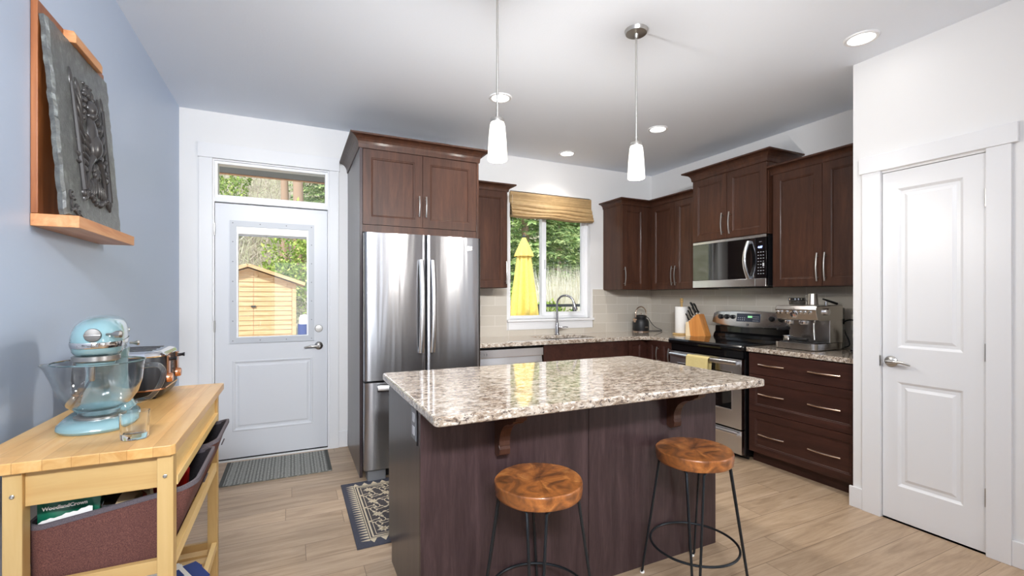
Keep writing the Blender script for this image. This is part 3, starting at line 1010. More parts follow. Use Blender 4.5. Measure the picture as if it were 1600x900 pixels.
# cabinet above the microwave
t = upper('upper_cabinet', 'raised dark brown two-door wall cabinet above the microwave', (3.522, XR - 0.002, 2.480, 3.253, 1.822, 2.43),
      [(3.249, 2.868, 1.826, 2.412, 2.905), (2.864, 2.484, 1.826, 2.412, 2.826)], 'x',
      [(XR - 0.002, 3.253), (3.502, 3.253), (3.502, 2.480), (XR - 0.002, 2.480)], (2.414, 2.50), 0.075)
upper('upper_cabinet', 'dark brown two-door wall cabinet between microwave and white pantry wall', (3.566, XR - 0.002, 1.658, 2.476, 1.380, 2.30),
      [(2.456, 2.074, 1.384, 2.296, 2.100), (2.070, 1.662, 1.384, 2.296, 2.044)], 'x',
      [(3.546, 2.476), (3.546, 1.658)], (2.296, 2.362), 0.062)

# ------------------------------------------------------------------ base cabinets and counters
CT = 0.905
def drawer(parent, y0, y1, z0, z1, panel, xs=3.27):
    d = cab_door(parent, (xs, y0, z0), -Y, -X, y0 - y1, z1 - z0, M['cabdark'], panel, 0.05, 'drawer')
    zc = (z0 + z1) / 2 + (0.0)
    return d
t = thing('drawer_cabinet', 'dark brown base cabinet with three wide drawers, right of the range', 'cabinet', (3.56, 2.07, 0), 'base cabinets')
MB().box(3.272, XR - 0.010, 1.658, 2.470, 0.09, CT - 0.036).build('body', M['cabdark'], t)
MB().box(3.325, XR - 0.010, 1.658, 2.470, 0.0, 0.088).build('toe_kick', M['cabdark'], t)
for z0, z1, pn, hz in ((0.700, 0.862, False, 0.781), (0.412, 0.696, True, 0.555), (0.095, 0.408, True, 0.245)):
    d = drawer(t, 2.452, 1.672, z0, z1, pn)
    for ya, yb in ((2.360, 2.155), (1.985, 1.772)):
        bow_handle(d, (3.25, ya, hz), (3.25, yb, hz), -X, M['rosegold'])

t = thing('base_cabinet', 'dark brown sink base cabinet with plain false front', 'cabinet', (2.54, 3.9, 0), 'base cabinets')
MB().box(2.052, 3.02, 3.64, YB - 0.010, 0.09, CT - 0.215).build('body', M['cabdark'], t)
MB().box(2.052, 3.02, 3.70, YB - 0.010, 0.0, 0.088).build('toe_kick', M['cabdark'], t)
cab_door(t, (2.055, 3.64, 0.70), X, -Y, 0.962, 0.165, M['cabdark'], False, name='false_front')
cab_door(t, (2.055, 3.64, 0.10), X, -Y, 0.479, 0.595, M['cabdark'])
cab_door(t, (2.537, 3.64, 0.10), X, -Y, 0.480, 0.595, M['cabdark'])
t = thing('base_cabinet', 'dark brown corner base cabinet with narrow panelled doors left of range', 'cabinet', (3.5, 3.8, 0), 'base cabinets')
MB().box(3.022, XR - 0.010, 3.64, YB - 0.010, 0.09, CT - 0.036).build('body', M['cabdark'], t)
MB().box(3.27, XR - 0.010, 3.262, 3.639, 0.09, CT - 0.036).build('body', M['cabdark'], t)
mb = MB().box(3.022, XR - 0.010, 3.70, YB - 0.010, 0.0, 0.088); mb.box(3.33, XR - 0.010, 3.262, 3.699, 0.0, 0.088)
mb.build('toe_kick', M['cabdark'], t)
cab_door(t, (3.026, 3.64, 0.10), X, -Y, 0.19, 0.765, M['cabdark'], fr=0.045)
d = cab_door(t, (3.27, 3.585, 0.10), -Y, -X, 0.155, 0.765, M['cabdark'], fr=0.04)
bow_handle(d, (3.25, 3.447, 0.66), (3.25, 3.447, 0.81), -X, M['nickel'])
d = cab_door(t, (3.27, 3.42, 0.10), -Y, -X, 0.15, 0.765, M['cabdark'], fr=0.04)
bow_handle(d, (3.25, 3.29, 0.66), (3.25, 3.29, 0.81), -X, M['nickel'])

def counter(poly, name, label, hole=None, z0=CT - 0.035, z1=CT, bev=0.006):
    """polygon slab with optional rectangular hole"""
    import bmesh
    bm = bmesh.new()
    loops = [poly] + ([hole] if hole else [])
    edges = []
    for lp in loops:
        vs = [bm.verts.new((x, y, z1)) for x, y in lp]
        edges += [bm.edges.new((vs[i], vs[(i + 1) % len(vs)])) for i in range(len(vs))]
    bmesh.ops.triangle_fill(bm, use_beauty=True, edges=edges)
    bm.normal_update()
    for f in bm.faces:
        if f.normal.z < 0: f.normal_flip()
    res = bmesh.ops.extrude_face_region(bm, geom=list(bm.faces))
    bmesh.ops.translate(bm, vec=(0, 0, z0 - z1), verts=[g for g in res['geom'] if isinstance(g, bmesh.types.BMVert)])
    bmesh.ops.recalc_face_normals(bm, faces=bm.faces)
    ax = sum(p[0] for p in poly) / len(poly); ay = sum(p[1] for p in poly) / len(poly)
    bmesh.ops.translate(bm, vec=(-ax, -ay, -z0), verts=bm.verts)
    bmesh.ops.dissolve_limit(bm, angle_limit=0.01, verts=bm.verts, edges=bm.edges)
    me = bpy.data.meshes.new(name); bm.to_mesh(me); bm.free()
    me.materials.append(M['granite'])
    o = bpy.data.objects.new(name, me); o.location = (ax, ay, z0); COL.objects.link(o)
    ORG[o.name] = Vector(o.location)
    m = o.modifiers.new('bevel', 'BEVEL'); m.width, m.segments, m.limit_method, m.angle_limit = bev, 3, 'ANGLE', R(50)
    return tag(o, label, 'countertop')
hole = [(2.13, 3.70), (2.72, 3.70), (2.72, 4.06), (2.13, 4.06)]
hole = rrect(2.13, 2.72, 3.70, 4.06, 0.05, 4)
counter([(1.353, 3.588), (3.15, 3.588), (3.236, 3.50), (3.236, 3.257), (XR - 0.010, 3.257), (XR - 0.010, YB - 0.010), (1.353, YB - 0.010)],
        'countertop', 'L-shaped speckled granite countertop under the sink window', hole)
counter([(3.236, 1.660), (XR - 0.010, 1.660), (XR - 0.010, 2.472), (3.236, 2.472)], 'countertop', 'short speckled granite countertop over the drawer cabinet beside the pantry')
counter(rrect(0.420, 2.055, 1.458, 2.442, 0.022, 4), 'countertop', 'large glossy speckled granite countertop on the island', bev=0.008)

# sink
mb = MB()
o_ = rrect(2.122, 2.728, 3.692, 4.068, 0.055, 5)
i_ = rrect(2.135, 2.715, 3.705, 4.055, 0.05, 5)
b_ = rrect(2.155, 2.695, 3.725, 4.035, 0.05, 5)
rings = [[Vector((x, y, z)) for x, y in lp] for lp, z in ((o_, CT - 0.037), (i_, CT - 0.037), (b_, CT - 0.20))]
mb.ringloft(rings, False, True)
mb.ringloft([[Vector((x, y, z)) for x, y in lp] for lp, z in ((o_, CT - 0.037), (o_, CT - 0.21))], False, True)
t = mb.build('kitchen_sink', M['steel_x'], smooth=True, label='undermount stainless sink set into the granite below the window', cat='sink')
MB().lathe([(0.042, 0), (0.042, 0.003), (0.02, 0.001)], (2.42, 3.88, CT - 0.199), Z, 20).build('drain', M['chrome'], t, smooth=True)

# faucet
t = thing('kitchen_faucet', 'tall gooseneck pull-down faucet standing behind the sink', 'faucet', (2.50, 4.125, CT))
fx, fy = 2.50, 4.125
MB().lathe([(0.028, 0), (0.028, 0.006), (0.021, 0.014), (0.019, 0.11), (0.017, 0.12)], (fx, fy, CT), Z, 24).build('base', M['darksteel'], t, smooth=True)
dv = Vector((0.72, -0.69, 0)).normalized()
rr_ = 0.088
pts = [Vector((fx, fy, CT + 0.10)), Vector((fx, fy, CT + 0.22)), Vector((fx, fy, CT + 0.322))]
for i in range(1, 15):
    a = PI - PI * 0.94 * i / 14
    pts.append(Vector((fx, fy, CT + 0.322)) + dv * (rr_ + rr_ * math.cos(a)) + Z * (rr_ * math.sin(a)))
MB().tube(pts, 0.0115, 12).build('spout', M['darksteel'], t, smooth=True)
d2 = (pts[-1] - pts[-2]).normalized()
MB().tube([pts[-1] - d2 * 0.002, pts[-1] + d2 * 0.02, pts[-1] + d2 * 0.075, pts[-1] + d2 * 0.085], [0.013, 0.016, 0.019, 0.017], 14).build('spray_head', M['darksteel'], t, smooth=True)
mb = MB().cyl((fx, fy, CT + 0.075), (fx + 0.045, fy - 0.012, CT + 0.075), 0.013, seg=14)
mb.tube([(fx + 0.045, fy - 0.012, CT + 0.075), (fx + 0.085, fy - 0.022, CT + 0.082), (fx + 0.115, fy - 0.03, CT + 0.078)], [0.008, 0.006, 0.005], 10)
mb.build('lever', M['darksteel'], t, smooth=True)

# dishwasher
t = thing('dishwasher', 'stainless dishwasher under the counter beside the fridge', 'dishwasher', (1.7, 3.9, 0))
MB().box(1.395, 2.046, 3.66, 4.20, 0.02, CT - 0.037).build('body', M['blackmatte'], t)
MB().box(1.40, 2.044, 3.632, 3.659, 0.10, 0.715).build('door', M['steel_x'], t, bevel=0.004)
mb = MB()
mb.prism([(3.659, 0.715), (3.632, 0.715), (3.640, 0.772), (3.659, 0.775)], 'x', 1.40, 2.044)
mb.build('handle_recess', M['steel_x'], t)
p_ = MB().box(1.40, 2.044, 3.608, 3.659, 0.776, 0.846).build('control_panel', M['steel_x'], t, bevel=0.004)
text('1  2', 0.022, (1.462, 3.6075, 0.80), X, Z, -Y, M['blackmatte'], p_)
MB().box(1.40, 2.044, 3.67, 3.69, 0.0, 0.098).build('toe_kick', M['blackmatte'], t)

# ------------------------------------------------------------------ island
t = thing('kitchen_island', 'dark brown kitchen island base with two corbels', 'kitchen island', (1.23, 2.0, 0))
mb = MB()
mb.prism([(1.745, 0.0), (2.285, 0.0), (2.285, 0.09), (2.36, 0.09), (2.36, CT - 0.036), (1.745, CT - 0.036)], 'x', 0.440, 0.460)
mb.build('side_panel', M['cabend'], t, bevel=0.001)
mb = MB()
mb.prism([(1.745, 0.0), (2.285, 0.0), (2.285, 0.09), (2.36, 0.09), (2.36, CT - 0.036), (1.745, CT - 0.036)], 'x', 1.998, 2.018)
mb.build('side_panel', M['cabend'], t, bevel=0.001)
MB().box(0.439, 1.2085, 1.721, 1.744, 0.0, CT - 0.036).build('back_panel', M['island'], t, bevel=0.0012)
MB().box(1.2115, 2.019, 1.721, 1.744, 0.0, CT - 0.036).build('back_panel', M['island'], t, bevel=0.0012)
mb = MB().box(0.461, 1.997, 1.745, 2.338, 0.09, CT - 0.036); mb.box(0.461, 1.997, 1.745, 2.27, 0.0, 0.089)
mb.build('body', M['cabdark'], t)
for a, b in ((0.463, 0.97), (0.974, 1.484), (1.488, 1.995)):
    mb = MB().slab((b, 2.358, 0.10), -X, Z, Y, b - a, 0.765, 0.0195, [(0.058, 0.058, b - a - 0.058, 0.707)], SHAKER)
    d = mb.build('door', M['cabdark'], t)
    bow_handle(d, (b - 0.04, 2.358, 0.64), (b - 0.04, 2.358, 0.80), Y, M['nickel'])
def corbel(x0, x1):
    top = CT - 0.0365
    pr = [(1.7205, top), (1.7205, 0.665), (1.695, 0.655), (1.672, 0.668), (1.668, 0.690), (1.676, 0.706)]
    for i in range(9):      # concave sweep
        a = R(-8 + 90 * i / 8)
        pr.append((1.560 + 0.112 * math.cos(a) , 0.716 + 0.098 * math.sin(a)) )
    pr += [(1.553, 0.822), (1.545, 0.830), (1.528, 0.836), (1.520, 0.850), (1.520, top)]
    return MB().prism(pr, 'x', x0, x1).build('corbel', M['corbel'], t, bevel=0.002)
corbel(0.745, 0.792)
corbel(1.675, 1.722)
mb = MB().box(0.434, 0.4395, 1.775, 1.850, 0.735, 0.860)
op = mb.build('outlet_plate', M['greyplastic'], t, bevel=0.0015)
for zz in (0.770, 0.822):
    MB().box(0.4325, 0.4342, 1.796, 1.829, zz - 0.017, zz + 0.017).build('socket', M['ltgrey'], op)
MB().box(0.4365, 0.4397, 1.768, 1.7745, 0.72, 0.862).build('outlet_box_edge', M['blackmatte'], t)

# ------------------------------------------------------------------ refrigerator
t = thing('refrigerator', 'stainless french-door refrigerator with bottom freezer in the dark surround', 'refrigerator', (0.884, 3.75, 0))
MB().box(0.462, 1.306, 3.375, 4.15, 0.06, 1.745).build('body', plain('fridge_side_grey', srgb(84, 86, 90), 0.4, 0.5), t, bevel=0.004)
def curved_front(x0, x1, z0, z1, yb, yf, bulge, xc, half):
    """door with gently bowed front (bulge about xc), rounded vertical edges"""
    out = []
    n = 14
    r = 0.012
    out.append((x0, yb)); 
    pts = []
    for i in range(n + 1):
        x = x0 + (x1 - x0) * i / n
        y = yf - bulge * (1 - ((x - xc) / half) ** 2)
        e = min((x - x0), (x1 - x)) / r
        if e < 1: y += r * (1 - math.sqrt(max(0, 1 - (1 - e) ** 2)))
        pts.append((x, y))
    xs_extra = [x0 + 0.003, x0 + 0.007, x1 - 0.007, x1 - 0.003]
    for x in xs_extra:
        y = yf - bulge * (1 - ((x - xc) / half) ** 2)
        e = min((x - x0), (x1 - x)) / r
        if e < 1: y += r * (1 - math.sqrt(max(0, 1 - (1 - e) ** 2)))
        pts.append((x, y))
    pts.sort()
    poly = [(x0, yb)] + pts + [(x1, yb)]
    mb = MB()
    mb.ringloft([[Vector((x, y, z)) for x, y in poly] for z in (z0, z0 + 0.001, z1 - 0.001, z1)], True, True)
    return mb
XC, HF = 0.884, 0.434
for x0, x1, lab in ((0.450, 0.8815, None), (0.8865, 1.318, None)):
    d = curved_front(x0, x1, 0.712, 1.752, 3.372, 3.312, 0.016, XC, HF).build('door', M['steel_fridge'], t, smooth=True)
    hx = 0.842 if x0 < 0.6 else 0.926
    mb = MB()
    rings = []
    for i in range(21):
        q = i / 20
        z = 0.895 + 0.675 * q
        off = 0.020 + 0.040 * math.sin(PI * q) ** 0.8
        yy = 3.298 - off
        hw, ht = 0.017, 0.010
        rings.append([Vector((hx - hw, yy + ht, z)), Vector((hx - hw, yy - ht * 0.4, z)), Vector((hx - hw * 0.5, yy - ht, z)), Vector((hx + hw * 0.5, yy - ht, z)), Vector((hx + hw, yy - ht * 0.4, z)), Vector((hx + hw, yy + ht, z))])
    mb.ringloft(rings)
    mb.box(hx - 0.014, hx + 0.014, 3.272, 3.302, 0.895, 0.93)
    mb.box(hx - 0.014, hx + 0.014, 3.272, 3.302, 1.535, 1.57)
    mb.build('handle', M['steel'], d, smooth=True)
    if x0 > 0.6:
        lg = MB().box(1.205, 1.243, 3.304, 3.3075, 1.655, 1.685).build('badge', M['chrome'], d, bevel=0.001)
        text('Kenmore', 0.0095, (1.2065, 3.3038, 1.664), X, Z, -Y, M['blackmatte'], lg)
MB().box(0.453, 1.315, 3.338, 3.373, 0.700, 0.714).build('door_gap_seal', M['blackmatte'], t)
d = curved_front(0.450, 1.318, 0.088, 0.698, 3.372, 3.312, 0.016, XC, HF).build('freezer_drawer', M['steel_fridge'], t, smooth=True)
mb = MB()
rings = []
for i in range(21):
    q = i / 20
    x = 0.535 + 0.70 * q
    yy = 3.298 - 0.022 - 0.036 * math.sin(PI * q) ** 0.8
    rings.append([Vector((x, yy + 0.01, 0.648)), Vector((x, yy - 0.006, 0.648)), Vector((x, yy - 0.01, 0.656)), Vector((x, yy - 0.01, 0.674)), Vector((x, yy - 0.006, 0.682)), Vector((x, yy + 0.01, 0.682))])
mb.ringloft(rings)
mb.box(0.535, 0.565, 3.272, 3.302, 0.650, 0.680); mb.box(1.205, 1.235, 3.272, 3.302, 0.650, 0.680)
mb.build('handle', M['steel'], d, smooth=True)
MB().box(0.475, 0.60, 3.335, 3.43, 0.0, 0.078).build('foot_cover', M['greyplastic'], t, bevel=0.006)
MB().box(1.17, 1.295, 3.335, 3.43, 0.0, 0.078).build('foot_cover', M['greyplastic'], t, bevel=0.006)
MB().box(0.601, 1.169, 3.40, 3.43, 0.005, 0.078).build('base_grille', M['blackmatte'], t)
mb = MB()
for z in (1.1, 1.25, 1.45, 1.62, 1.7):
    mb.box(0.456, 0.461, 3.36, 3.40, z - 0.02, z + 0.02)
mb.build('hinge_clips', M['greyplastic'], t)

# ------------------------------------------------------------------ range
t = thing('kitchen_range', 'stainless and black electric range with smooth black cooktop', 'stove', (3.5, 2.865, 0))
Y0, Y1 = 2.479, 3.250
MB().box(3.245, 3.845, Y0, Y1, 0.03, 0.868).build('body', M['black'], t, bevel=0.003)
mb = MB()
mb.prism([(3.200, 0.868), (3.190, 0.885), (3.190, 0.902), (3.200, 0.9145), (3.790, 0.9165), (3.790, 0.868)], 'y', Y0 - 0.002, Y1 + 0.002)
# prism along y takes (x? z?) pairs: (p, h, q)
ck = mb.build('cooktop', M['black'], t, bevel=0.003)
mb = MB()
burn = plain('burner_ring_print', srgb(70, 70, 74), 0.15)
for cx, cy, rr in ((3.36, 2.68, 0.105), (3.36, 3.06, 0.085), (3.63, 2.68, 0.08), (3.63, 3.06, 0.105)):
    for r2 in (rr, rr * 0.6):
        mb.lathe([(r2 - 0.0012, 0.0), (r2 + 0.0012, 0.0)], (cx, cy, 0.9172), Z, 40, False, False)
mb.build('burner_rings', burn, ck)
# control lip, door, drawer
MB().box(3.222, 3.244, Y0 + 0.004, Y1 - 0.004, 0.806, 0.866).build('front_lip', M['black'], t, bevel=0.002)
mb = MB().slab((3.204, Y1 - 0.006, 0.245), -Y, Z, -X, Y1 - Y0 - 0.012, 0.556, 0.04, [(0.085, 0.135, Y1 - Y0 - 0.097, 0.455)],
               ((0, 0), (0.006, 0.002), (0.012, -0.002), (0.016, -0.004)))
d = mb.build('oven_door', M['steel'], t, bevel=0.003)
MB().box(3.2035, 3.2065, Y0 + 0.100, Y1 - 0.100, 0.392, 0.688).build('oven_window', M['mirrorblack'], d)
mb = MB()
pts = []
for i in range(15):
    q = i / 14
    pts.append((3.175 - 0.022 * math.sin(PI * q), Y1 - 0.03 - (Y1 - Y0 - 0.06) * q, 0.772))
mb.tube(pts, 0.018, 10, flat=0.55, up=(1, 0, 0))
mb.box(3.172, 3.206, Y0 + 0.035, Y0 + 0.07, 0.760, 0.784); mb.box(3.172, 3.206, Y1 - 0.07, Y1 - 0.035, 0.760, 0.784)
mb.build('handle', M['steel'], d, smooth=True)
d = MB().slab((3.206, Y1 - 0.006, 0.045), -Y, Z, -X, Y1 - Y0 - 0.012, 0.188, 0.038).build('storage_drawer', M['steel'], t, bevel=0.003)
mb = MB()
pts = [(3.186 - 0.012 * math.sin(PI * i / 12), Y1 - 0.03 - (Y1 - Y0 - 0.06) * i / 12, 0.205) for i in range(13)]
mb.tube(pts, 0.017, 10, flat=0.55, up=(1, 0, 0))
mb.box(3.182, 3.208, Y0 + 0.035, Y0 + 0.07, 0.195, 0.215); mb.box(3.182, 3.208, Y1 - 0.07, Y1 - 0.035, 0.195, 0.215)
mb.build('handle', M['steel'], d, smooth=True)
MB().box(3.29, 3.30, Y0 + 0.01, Y1 - 0.01, 0.0, 0.04).build('kick_plate', M['blackmatte'], t)
# backguard: black riser, stainless console leaning back, curved lower edge
mb = MB()
mb.prism([(3.770, 0.9155), (3.780, 0.945), (3.800, 0.965), (3.805, 1.02), (3.862, 1.02), (3.862, 0.9155)], 'y', Y0 + 0.006, Y1 - 0.006)
mb.build('backguard_riser', M['black'], t, bevel=0.004)
mb = MB()
ny = 20
rings = []
for i in range(ny + 1):
    q = i / ny
    y = Y1 - (Y1 - Y0) * q
    b = 4 * q * (1 - q)
    zl = 1.052 - 0.034 * b
    zt = 1.158 + 0.012 * b
    if q < 0.03 or q > 0.97: zt -= 0.012
    bow = 0.012 * b
    rings.append([Vector((3.772 - bow, y, zl)), Vector((3.768 - bow, y, zl + 0.008)), Vector((3.792 - bow, y, zt - 0.006)), Vector((3.802 - bow, y, zt)), Vector((3.862, y, zt)), Vector((3.862, y, zl))])
mb.ringloft(rings)
cs = mb.build('control_console', M['steel'], t, smooth=True)
def on_console(y, z):
    q = (Y1 - y) / (Y1 - Y0)
    b = 4 * q * (1 - q)
    zl, zt = 1.052 - 0.034 * b + 0.008, 1.17
    return 3.768 - 0.012 * b + 0.024 * (z - zl) / (zt - zl)
for y, z, r_ in ((3.155, 1.108, 0.024), (3.085, 1.110, 0.024), (3.018, 1.110, 0.020), (2.624, 1.106, 0.024), (2.540, 1.104, 0.024)):
    x = on_console(y, z)
    mb = MB().lathe([(r_, 0.001), (r_, 0.010), (r_ * 0.82, 0.020), (0.001, 0.022)], (x, y, z), (-0.97, 0, 0.22), 20)
    k = mb.build('knob', M['blackplastic'], cs, smooth=True)
xa, xb = on_console(2.978, 1.075), on_console(2.978, 1.145)
mb = MB()
y0_, y1_ = 2.735, 2.975
x0a, x1a = on_console(2.85, 1.072) - 0.002, on_console(2.85, 1.146) - 0.002
mb.add([(x0a, y1_, 1.072), (x0a, y0_, 1.072), (x1a, y0_, 1.146), (x1a, y1_, 1.146), (x0a + 0.006, y1_, 1.072), (x0a + 0.006, y0_, 1.072), (x1a + 0.006, y0_, 1.146), (x1a + 0.006, y1_, 1.146)],
       [(0, 1, 2, 3), (7, 6, 5, 4), (0, 4, 5, 1), (1, 5, 6, 2), (2, 6, 7, 3), (3, 7, 4, 0)])
pan = mb.build('display_panel', plain('console_touch_panel', srgb(52, 58, 74), 0.15), cs)
Vn = Vector((x1a - x0a, 0, 0.074)).normalized()
Nn = (-Y).cross(Vn)
for k, (yy, zz, ww, hh, mm) in enumerate([(2.835, 1.118, 0.045, 0.018, 'greendisplay')] + [(2.955 - 0.022 * (i % 4), 1.088 + 0.018 * (i // 4), 0.008, 0.005, 'ltgrey') for i in range(8)] + [(2.80 - 0.016 * (i % 4), 1.084 + 0.018 * (i // 4), 0.007, 0.005, 'ltgrey') for i in range(12)]):
    f = (zz - 1.072) / 0.074
    c = Vector((x0a + (x1a - x0a) * f - 0.0006, yy, zz))
    MB().obox(c, -Y, Vn, Nn, ww / 2, hh / 2, 0.0006).build('display' if k == 0 else 'button', M[mm], pan)
bd = MB().obox((on_console(2.85, 1.045) - 0.0015, 2.853, 1.045), -Y, Z, -X, 0.010, 0.009, 0.001).build('badge', M['blackmatte'], cs)
text('K', 0.014, (on_console(2.85, 1.045) - 0.0026, 2.858, 1.040), -Y, Z, -X, M['ltgrey'], bd)

# tea towel over the oven handle
mb = MB()
nu, nv = 14, 16
random.seed(3)
rings = []
pathp = []
for j in range(nv + 1):
    q = j / nv
    if q < 0.42:    pathp.append((3.181, 0.60 + 0.175 * q / 0.42))
    elif q < 0.58:
        a = PI * (q - 0.42) / 0.16
        pathp.append((3.157 + 0.024 * math.cos(a), 0.775 + 0.022 * math.sin(a)))
    else:           pathp.append((3.133, 0.775 - 0.265 * (q - 0.58) / 0.42))
def sheet(mb, grid, th):
    """double-sided cloth with thickness from a grid of points"""
    nr, nc = len(grid), len(grid[0])
    def nrm(i, j):
        a = grid[min(i + 1, nr - 1)][j] - grid[max(i - 1, 0)][j]
        b = grid[i][min(j + 1, nc - 1)] - grid[i][max(j - 1, 0)]
        n_ = a.cross(b)
        return n_.normalized() if n_.length > 1e-9 else Z
    top = [grid[i][j] for i in range(nr) for j in range(nc)]
    bot = [grid[i][j] + nrm(i, j) * th for i in range(nr) for j in range(nc)]
    n0 = nr * nc
    fs = []
    for i in range(nr - 1):
        for j in range(nc - 1):
            a, b, c, d = i * nc + j, i * nc + j + 1, (i + 1) * nc + j + 1, (i + 1) * nc + j
            fs += [(a, b, c, d), (n0 + d, n0 + c, n0 + b, n0 + a)]
    for i in range(nr - 1):
        for j in (0, nc - 1):
            a, d = i * nc + j, (i + 1) * nc + j
            fs.append((a, d, n0 + d, n0 + a))
    for j in range(nc - 1):
        for i in (0, nr - 1):
            a, b = i * nc + j, i * nc + j + 1
            fs.append((a, b, n0 + b, n0 + a))
    return mb.add(top + bot, fs)
grid = []
for j, (px_, pz_) in enumerate(pathp):
    row = []
    for i in range(nu + 1):
        u = i / nu
        hang = max(0, (0.775 - pz_)) / 0.2
        wob = 0.006 * math.sin(u * 13 + 0.4) * min(1, hang)
        row.append(Vector((px_ - wob - (0.008 * hang * (u - .5) ** 2 * 4 if px_ < 3.15 else 0), 2.985 - 0.235 * u - 0.01 * hang * math.sin(u * 4), pz_ + 0.004 * math.sin(u * 7) * hang)))
    grid.append(row)
sheet(mb, grid, -0.003)
mb.build('tea_towel', M['towel'], smooth=True, label='pale yellow tea towel draped over the oven door handle', cat='towel')

# ------------------------------------------------------------------ microwave
t = thing('microwave', 'over-the-range stainless microwave with black glass door', 'microwave', (3.68, 2.865, 1.387))
ZB, ZT = 1.388, 1.818
MB().box(3.530, XR - 0.002, 2.486, 3.246, ZB + 0.004, ZT).build('body', M['blackplastic'], t, bevel=0.002)
MB().box(3.500, 3.529, 2.486, 3.246, ZT - 0.022, ZT).build('top_vent_trim', M['steel'], t, bevel=0.001)
MB().box(3.496, 3.529, 2.583, 3.246, ZB, ZB + 0.066).build('lower_trim', M['steel'], t, bevel=0.002)
MB().box(3.496, 3.529, 2.486, 2.580, ZB, ZB + 0.066).build('lower_trim', M['steel'], t, bevel=0.002)
d = MB().box(3.500, 3.529, 2.583, 3.246, ZB + 0.068, ZT - 0.024).build('door', M['mirrorblack'], t, bevel=0.001)
cp = MB().box(3.500, 3.529, 2.486, 2.581, ZB + 0.068, ZT - 0.024).build('control_panel', M['black'], t, bevel=0.001)
mb = MB()
rings = []
for i in range(21):
    q = i / 20
    z = 1.452 + 0.322 * q
    off = 0.014 + 0.052 * math.sin(PI * q)
    x = 3.5 - off
    hw = 0.015
    yc = 2.640
    rings.append([Vector((x + 0.006, yc + hw, z)), Vector((x - 0.004, yc + hw, z)), Vector((x - 0.009, yc + hw * .5, z)), Vector((x - 0.009, yc - hw * .5, z)), Vector((x - 0.004, yc - hw, z)), Vector((x + 0.006, yc - hw, z))])
mb.ringloft(rings)
mb.box(3.484, 3.501, 2.627, 2.653, 1.453, 1.475); mb.box(3.484, 3.501, 2.627, 2.653, 1.752, 1.774)
mb.build('handle', M['steel'], d, smooth=True)
text('4:07', 0.024, (3.4998, 2.560, 1.706), -Y, Z, -X, M['bluedisplay'], cp, 'clock_digits', bold=0.0004)
text('AUTO', 0.008, (3.4998, 2.548, 1.756), -Y, Z, -X, M['ltgrey'], cp)
random.seed(5)
for i in range(8):
    for j in range(3):
        if i == 4 and j == 2: continue
        yy, zz = 2.556 - j * 0.023, 1.672 - i * 0.0255
        MB().box(3.4990, 3.5000, yy - 0.0055, yy + 0.0055, zz - 0.002, zz + 0.002).build('key', M['ltgrey'], cp)
MB().box(3.4988, 3.5000, 2.503, 2.517, 1.555, 1.582).build('start_key', M['ltgrey'], cp)
mb = MB().box(3.56, 3.78, 2.62, 2.86, ZB - 0.008, ZB + 0.003); mb.box(3.56, 3.78, 2.90, 3.14, ZB - 0.008, ZB + 0.003)
mb.build('grease_filters', M['blackmatte'], t)

# ------------------------------------------------------------------ roman shade
t = thing('roman_shade', 'folded woven bamboo roman shade at the top of the sink window', 'window blind', (2.49, YB - 0.04, 2.11))
xa, xb = 1.992, 2.985
mb = MB()
mb.box(xa, xb, YB - 0.030, YB - 0.002, 2.262, 2.374)
mb.build('valance', M['bamboo'], t, bevel=0.003)
for k, (zt, zb, out) in enumerate(((2.285, 2.205, 0.040), (2.245, 2.165, 0.052), (2.205, 2.128, 0.062), (2.165, 2.108, 0.072))):
    pr = []
    for i in range(9):
        q = i / 8
        pr.append((YB - 0.012 - out * (0.10 + 0.90 * math.sin(PI * (0.02 + 0.80 * q ** 1.3))), zt - (zt - zb) * q))
    pr += [(YB - 0.012, zb + 0.006), (YB - 0.012, zt)]
    mb = MB()
    rings = []
    for xi in range(13):
        x = xa + 0.002 + (xb - xa - 0.004) * xi / 12
        sag = 0.006 * math.sin(xi * 0.9 + k)
        rings.append([Vector((x, y, z + (sag if z < zt - 0.02 else 0))) for y, z in pr])
    mb.ringloft(rings)
    mb.build('fold', M['bamboo'], t, smooth=True)
MB().tube([(2.012, YB - 0.034, 2.34), (2.012, YB - 0.045, 2.05)], 0.0015, 6).build('pull_cord', M['ivory'], t)

# ------------------------------------------------------------------ pendants
t = thing('pendant_light', 'brushed nickel pendant with tapered opal glass shade, left of the pair', 'pendant light', (0.857, 1.945, 1.93), 'pendant lights over the island')
px_, py_ = 0.857, 1.945
MB().lathe([(0.062, 0), (0.062, -0.006), (0.056, -0.026), (0.012, -0.030), (0.008, -0.05), (0.001, -0.05)], (px_, py_, ZC), Z, 36).build('canopy', M['nickel'], t, smooth=True)
MB().cyl((px_, py_, 2.137), (px_, py_, ZC - 0.03), 0.0052, seg=12).build('rod', M['nickel'], t, smooth=True)
MB().lathe([(0.001, 2.150), (0.007, 2.150), (0.008, 2.128), (0.030, 2.126), (0.032, 2.122), (0.032, 2.108), (0.001, 2.108)], (px_, py_, 0), Z, 28).build('socket_cap', M['nickel'], t, smooth=True)
MB().lathe([(0.001, 2.107), (0.031, 2.107), (0.035, 2.095), (0.041, 2.03), (0.0455, 1.945), (0.0455, 1.936), (0.042, 1.932), (0.038, 1.936), (0.001, 1.948)], (px_, py_, 0), Z, 36).build('lamp_shade', M['lampshade'], t, smooth=True)
d_ = bpy.data.lights.new('pendant_bulb', 'POINT'); d_.energy = 18; d_.shadow_soft_size = 0.05; d_.color = (1, 0.96, 0.9)
lo = bpy.data.objects.new('pendant_bulb', d_); lo.parent = t; lo.location = (0, 0, -0.075); COL.objects.link(lo)
copy_tree(t, loc=(1.677, 1.945, 1.938), label='brushed nickel pendant with tapered opal glass shade, right of the pair')

